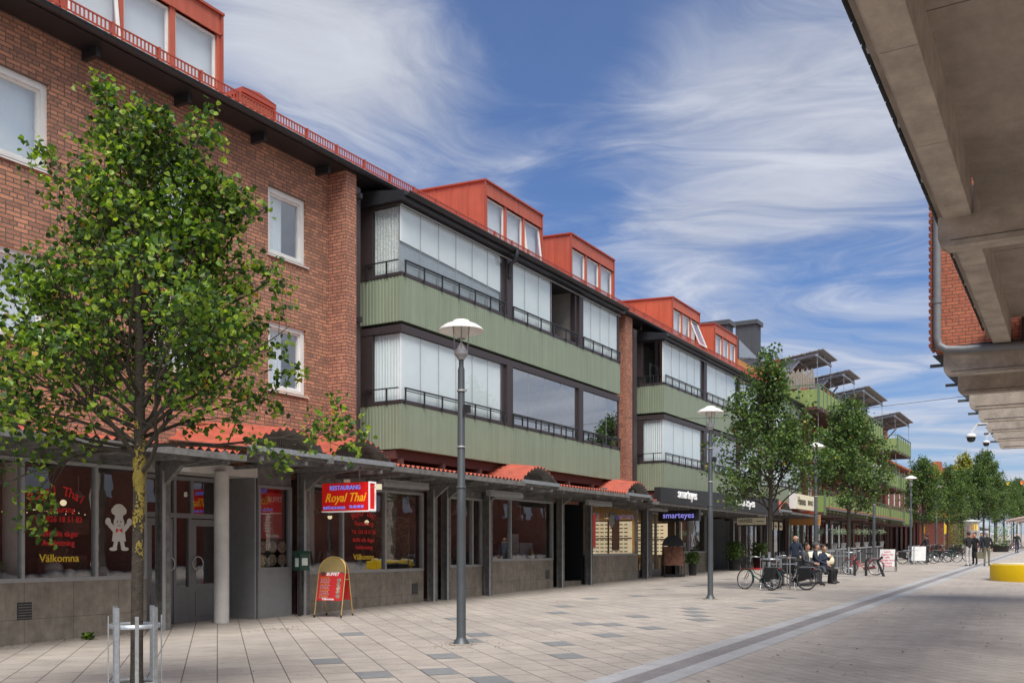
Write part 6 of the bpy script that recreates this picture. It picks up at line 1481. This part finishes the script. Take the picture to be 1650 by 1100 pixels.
shrub(-14.4,46.2,.9,.35,'dark leafy shrub in a black pot left of the white framed door'); shrub(-14.4,50.4,.8,.4,'dark leafy shrub in a black pot right of the white framed door'); shrub(-14.3,39.9,.5,.22,'small leafy plant in a pot behind the arched board')
shrub(-8.6,87,2.0,.8,'bright green rounded shrub beside the advertising pillar','leafA'); shrub(-6.0,100,1.9,.9,'bright green rounded shrub among the far bicycles','leafA')
T=thing('red_doormat',(-14,49,gz(49)),'red mat lying in front of the boutique door','doormat'); b=MB(); b.box(-14.6,-13.6,47.6,50.6,gz(48),gz(50)+.012); obj('mat',b,M['red'],T)
T=thing('cafe_chairs',(-12.5,51.5,gz(51)),'black stacked café chairs on the terrace behind the bicycles','chairs')
b=MB()
for k in range(4):
    y=47+k*1.3; x=-12.4; z=gz(y); b.box(x-.22,x+.22,y-.22,y+.22,z+.43,z+.47); b.box(x-.22,x-.18,y-.22,y+.22,z+.47,z+.9)
    for a in(-.2,.18):
        for c in(-.2,.18): b.box(x+a,x+a+.03,y+c,y+c+.03,z,z+.43)
obj('chair_frame',b,M['black'],T)
# ---- yellow bench
T=thing('round_bench',(-.75,39.9,gz(39)),'round bright yellow bench at the right edge','bench'); c=(-.75,39.9,gz(39.0)-.02)
b=MB(); b.lathe([(2.0,0),(2.0,.59),(1.985,.61),(1.95,.62),(1.2,.62),(1.2,.2)],c,64); obj('base',b,M['yellow'],T)
b=MB(); b.lathe([(1.90,.621),(1.90,.65),(1.25,.65),(1.25,.621)],c,64); obj('seat',b,M['wood'],T)
# ---- advertising pillar and far street life
T=thing('advertising_pillar',(-7.0,83,gz(83)),'round advertising pillar covered in colourful posters in the distance','pillar')
b=MB(); b.lathe([(.55,0),(.55,2.6),(.62,2.62),(.62,2.72),(.5,2.75),(.001,2.8)],(-7,83,gz(83)),20); pp=obj('pillar',b,mat('pale_poster_paper',(.6,.62,.6),.6,var=.5,vs=3),T)
rn=random.Random(4)
for k in range(16):
    a=rn.uniform(-2.4,.6); z=gz(83)+rn.uniform(.3,2.1); b=MB(); b.add([(-7+.56*math.cos(a+d),83+.56*math.sin(a+d),z+e) for d,e in ((0,0),(.5,0),(.5,.5),(0,.5))],[(0,1,2,3)]); obj('poster',b,M[rn.choice(['yellow','signblue','terra','slat','white','ochre'])],pp)
for i,(x,y,l) in enumerate(((-8.9,70,'left of the far bicycles'),(-8.0,74,'right of the far bicycles'))):
    T=thing('feather_flag',(x,y,gz(y)),'narrow yellow feather flag '+l,'flag','yellow flags down the street'); b=MB(); b.tube([(x,y,gz(y)),(x,y,gz(y)+2.6)],.015); obj('pole',b,M['steellt'],T); b=MB(); b.prism([(x,gz(y)+1.7),(x+.14,gz(y)+1.75),(x+.16,gz(y)+2.3),(x,gz(y)+2.5)],'y',y-.005,y+.005); obj('cloth',b,M['yellow'],T)
A_=thing('market_awning',(-3,120,gz(120)),'pale scalloped awning far down the street, nearest of the row','awning','awnings at the far end'); X,Y,Z=A_.location
b=MB(); b.prism([(X-3.5,Z+3.0),(X-3.4,Z+3.15),(X,Z+3.9),(X,Z+3.7)],'y',Y-3.2,Y+3.2)
obj('canvas',b,M['awn'],A_)
b=MB()
for k in range(16): b.box(X-3.55,X-3.5,Y-3.2+k*.4,Y-3.2+k*.4+.3,Z+2.72,Z+3.0)
obj('valance',b,M['white'],A_)
b=MB()
for yy in (-3,3): b.box(X-3.3,X-3.2,Y+yy-.05,Y+yy+.05,Z,Z+3); b.box(X-.2,X-.1,Y+yy-.05,Y+yy+.05,Z,Z+3.7)
obj('post',b,M['white'],A_)
for k,(x,y,l) in enumerate(((-2.4,128,'second'),(-1.8,136,'third'),(-1.2,144,'fourth'))): dup(A_,(x,y,gz(y)),label='pale scalloped awning far down the street, %s of the row'%l)
T=thing('market_stall',(-9.5,104,gz(104)),'dark kiosk with orange signs under the far trees','kiosk'); b=MB(); b.box(-13,-10,100,108,gz(100),gz(104)+3.0); obj('body',b,M['maroon'],T); b=MB(); b.box(-13.1,-9.8,99.8,108.2,gz(104)+3.0,gz(104)+3.3); obj('roof',b,M['zinc'],T)
b=MB(); b.box(-11.8,-10.6,99.75,99.9,gz(100)+3.3,gz(100)+3.9); b.box(-10.3,-9.8,99.75,99.9,gz(100)+3.3,gz(100)+3.7); obj('sign',b,M['orange'],T)
T=thing('white_parasol',(-2.2,112,gz(112)),'white parasol over the far bicycles','parasol'); X,Y,Z=T.location; b=MB(); b.lathe([(1.6,2.2),(.001,2.75)],(X,Y,Z),10); obj('canopy',b,M['white'],T); b=MB(); b.tube([(X,Y,Z),(X,Y,Z+2.7)],.03); obj('pole',b,M['steellt'],T)
T=thing('floodlight_mast',(-13.0,205,gz(205)),'tall thin mast with clustered lamps above the far trees','mast'); X,Y,Z=T.location
b=MB(); b.tube([(X,Y,Z),(X,Y,Z+14.5)],[.18,.10],n=8); obj('pole',b,M['zinc'],T)
b=MB(); b.box(X-1.1,X+1.1,Y-.06,Y+.06,Z+13,Z+13.12)
for dx in(-1.1,-.45,.45,1.1): b.ball((X+dx,Y,Z+13.3),.25,6); b.tube([(X,Y,Z+12.4),(X+dx,Y,Z+13.05)],.05,n=5)
b.ball((X,Y,Z+14.7),.3,6); obj('lamp_cluster',b,M['zinc'],T)
for k,(y,za) in ((2,(120,9.2)),):
    b=MB(); b.tube([(-15.3+17*i/12,y,za+gz(y)*.3-.5*math.sin(math.pi*i/12)) for i in range(13)],.012,n=5); w_=obj('overhead_wire',b,M['zinc'],None,['thin wire over the street beyond the café','higher plain wire over the street above the trees','farthest wire over the street with coloured flags'][k],'wire')
    if k==2:
        for i,(f,m) in enumerate(((.30,'orange'),(.52,'yellow'),(.60,'orange'),(.8,'white'))):
            b=MB(); x=-15.3+17*f; z=za+gz(y)*.3-.5*math.sin(math.pi*f); b.add([(x-.16,y,z),(x+.16,y,z),(x+.1,y+.05,z-.45),(x-.1,y-.05,z-.4)],[(0,1,2,3)]); obj('small_flag',b,M[m],w_)
# ================================================================ SKY, SUN, CAMERA
SUN_EL,SUN_AZ=58,141        # azimuth measured clockwise from +Y
w=bpy.data.worlds.new('World'); scn.world=w; w.use_nodes=True; t=w.node_tree; bg=t.nodes['Background']
sk=nd(t,'ShaderNodeTexSky'); sk.sky_type='NISHITA'; sk.sun_disc=False; sk.sun_elevation=R(SUN_EL); sk.sun_rotation=R(SUN_AZ); sk.air_density=1.0; sk.dust_density=.6; sk.ozone_density=2.2
tc=nd(t,'ShaderNodeTexCoord'); sp=nd(t,'ShaderNodeSeparateXYZ'); L(t,tc.outputs['Generated'],sp.inputs[0])
def m2(op,a,b=None,c=None,cl=False):
    n=nd(t,'ShaderNodeMath',operation=op); n.use_clamp=cl
    for i,x in enumerate((a,b,c)):
        if x is None: continue
        if isinstance(x,(int,float)): n.inputs[i].default_value=x
        else: L(t,x,n.inputs[i])
    return n.outputs[0]
zc_=m2('MAXIMUM',sp.outputs[2],.0); den=m2('ADD',zc_,.12)
px=m2('DIVIDE',sp.outputs[0],den); py=m2('DIVIDE',sp.outputs[1],den)
cv=nd(t,'ShaderNodeCombineXYZ'); L(t,px,cv.inputs[0]); L(t,py,cv.inputs[1])
mp=nd(t,'ShaderNodeMapping'); mp.inputs['Rotation'].default_value=(0,0,R(-62)); mp.inputs['Scale'].default_value=(.62,1.0,1); mp.inputs['Location'].default_value=(CLOUD_OX,CLOUD_OY,0); L(t,cv.outputs[0],mp.inputs[0])
def noise(sc,det,ro,dist,vec=mp.outputs[0]):
    n=nd(t,'ShaderNodeTexNoise'); n.inputs['Scale'].default_value=sc; n.inputs['Detail'].default_value=det; n.inputs['Roughness'].default_value=ro; n.inputs['Distortion'].default_value=dist; L(t,vec,n.inputs['Vector']); return n.outputs['Fac']
wn=nd(t,'ShaderNodeTexNoise'); wn.inputs['Scale'].default_value=.9; wn.inputs['Detail'].default_value=3; L(t,mp.outputs[0],wn.inputs['Vector'])
wv=nd(t,'ShaderNodeVectorMath',operation='MULTIPLY_ADD'); wv.inputs[1].default_value=(1.1,1.1,0); L(t,wn.outputs['Color'],wv.inputs[0]); L(t,mp.outputs[0],wv.inputs[2])
mp2=nd(t,'ShaderNodeMapping'); mp2.inputs['Scale'].default_value=(.65,1.3,1); L(t,wv.outputs[0],mp2.inputs[0])
n1=noise(1.9,7,.5,.3,wv.outputs[0]); n2=noise(4.2,12,.62,.7,mp2.outputs[0])
base=m2('MULTIPLY_ADD',n2,.5,m2('MULTIPLY',n1,.5))
# large cloud banks and clear patches where they stand in the sky
def blob(px_,py_,rx,ry,amp,ang=0):
    u=(px_-825)/1550; v=(884-py_)/1550; d=Vector((-.5055+u*.8628,.8628+u*.5055,v)).normalized()
    r_=d.cross(Vector((0,0,1))).normalized(); u_=r_.cross(d); a=R(ang); A=r_*math.cos(a)+u_*math.sin(a); B=-r_*math.sin(a)+u_*math.cos(a)
    def dt(vv,s):
        n=nd(t,'ShaderNodeVectorMath',operation='DOT_PRODUCT'); L(t,tc.outputs['Generated'],n.inputs[0]); n.inputs[1].default_value=vv; return m2('MULTIPLY',n.outputs['Value'],1/s)
    x=dt(A,rx);y=dt(B,ry); q=m2('ADD',m2('MULTIPLY',x,x),m2('MULTIPLY',y,y)); e=m2('POWER',2.718,m2('MULTIPLY',q,-1)); 
    n=nd(t,'ShaderNodeVectorMath',operation='DOT_PRODUCT'); L(t,tc.outputs['Generated'],n.inputs[0]); n.inputs[1].default_value=d; f=m2('GREATER_THAN',n.outputs['Value'],0)
    return m2('MULTIPLY',m2('MULTIPLY',e,f),amp)
tot=base
for B_ in BLOBS: tot=m2('ADD',tot,blob(*B_))
hz=nd(t,'ShaderNodeMapRange'); hz.inputs[1].default_value=.0; hz.inputs[2].default_value=.35; hz.inputs[3].default_value=.17; hz.inputs[4].default_value=0; L(t,sp.outputs[2],hz.inputs[0])
tot=m2('ADD',tot,hz.outputs[0])
ea=nd(t,'ShaderNodeMapRange'); ea.inputs[1].default_value=.0; ea.inputs[2].default_value=.6; ea.inputs[3].default_value=0; ea.inputs[4].default_value=.2; L(t,sp.outputs[0],ea.inputs[0]); tot=m2('ADD',tot,ea.outputs[0])
cm=nd(t,'ShaderNodeMapRange'); cm.interpolation_type='SMOOTHSTEP'; cm.inputs[1].default_value=.415; cm.inputs[2].default_value=.79; cm.inputs[3].default_value=.09; cm.inputs[4].default_value=.95; L(t,tot,cm.inputs[0])
sh=nd(t,'ShaderNodeMapRange'); sh.inputs[1].default_value=.3; sh.inputs[2].default_value=.7; sh.inputs[3].default_value=.8; sh.inputs[4].default_value=1.08; L(t,n2,sh.inputs[0])
cc=nd(t,'ShaderNodeVectorMath',operation='SCALE'); cc.inputs[0].default_value=CLOUD_COL; L(t,sh.outputs[0],cc.inputs['Scale'])
tint=nd(t,'ShaderNodeVectorMath',operation='MULTIPLY'); L(t,sk.outputs[0],tint.inputs[0]); tint.inputs[1].default_value=SKY_TINT
mx=nd(t,'ShaderNodeMix'); mx.data_type='RGBA'; L(t,cm.outputs[0],mx.inputs[0]); L(t,tint.outputs[0],mx.inputs[6]); L(t,cc.outputs[0],mx.inputs[7]); L(t,mx.outputs[2],bg.inputs[0]); bg.inputs[1].default_value=.1
w.cycles.sampling_method='MANUAL'; w.cycles.sample_map_resolution=512
sl=bpy.data.lights.new('sun','SUN'); sl.energy=SUN_E; sl.angle=R(SUN_ANG); sl.color=(1,.955,.89); so=bpy.data.objects.new('sun',sl); COL.objects.link(so)
a=R(SUN_AZ); d=Vector((math.sin(a)*math.cos(R(SUN_EL)),math.cos(a)*math.cos(R(SUN_EL)),math.sin(R(SUN_EL)))); so.rotation_euler=d.to_track_quat('Z','Y').to_euler(); so.location=(0,0,30)
cd=bpy.data.cameras.new('camera'); cam=bpy.data.objects.new('camera',cd); COL.objects.link(cam); cam.location=(0,0,EYE); cam.rotation_euler=(R(90),0,R(AZ)); cd.sensor_width=36; cd.lens=36*1550/1650; cd.shift_y=334/1650; cd.clip_start=.1; cd.clip_end=4000
scn.camera=cam
scn.view_settings.view_transform='Standard'; scn.view_settings.look='None'; scn.view_settings.exposure=EXPO; scn.view_settings.gamma=1
scn.cycles.max_bounces=8; scn.cycles.transparent_max_bounces=24
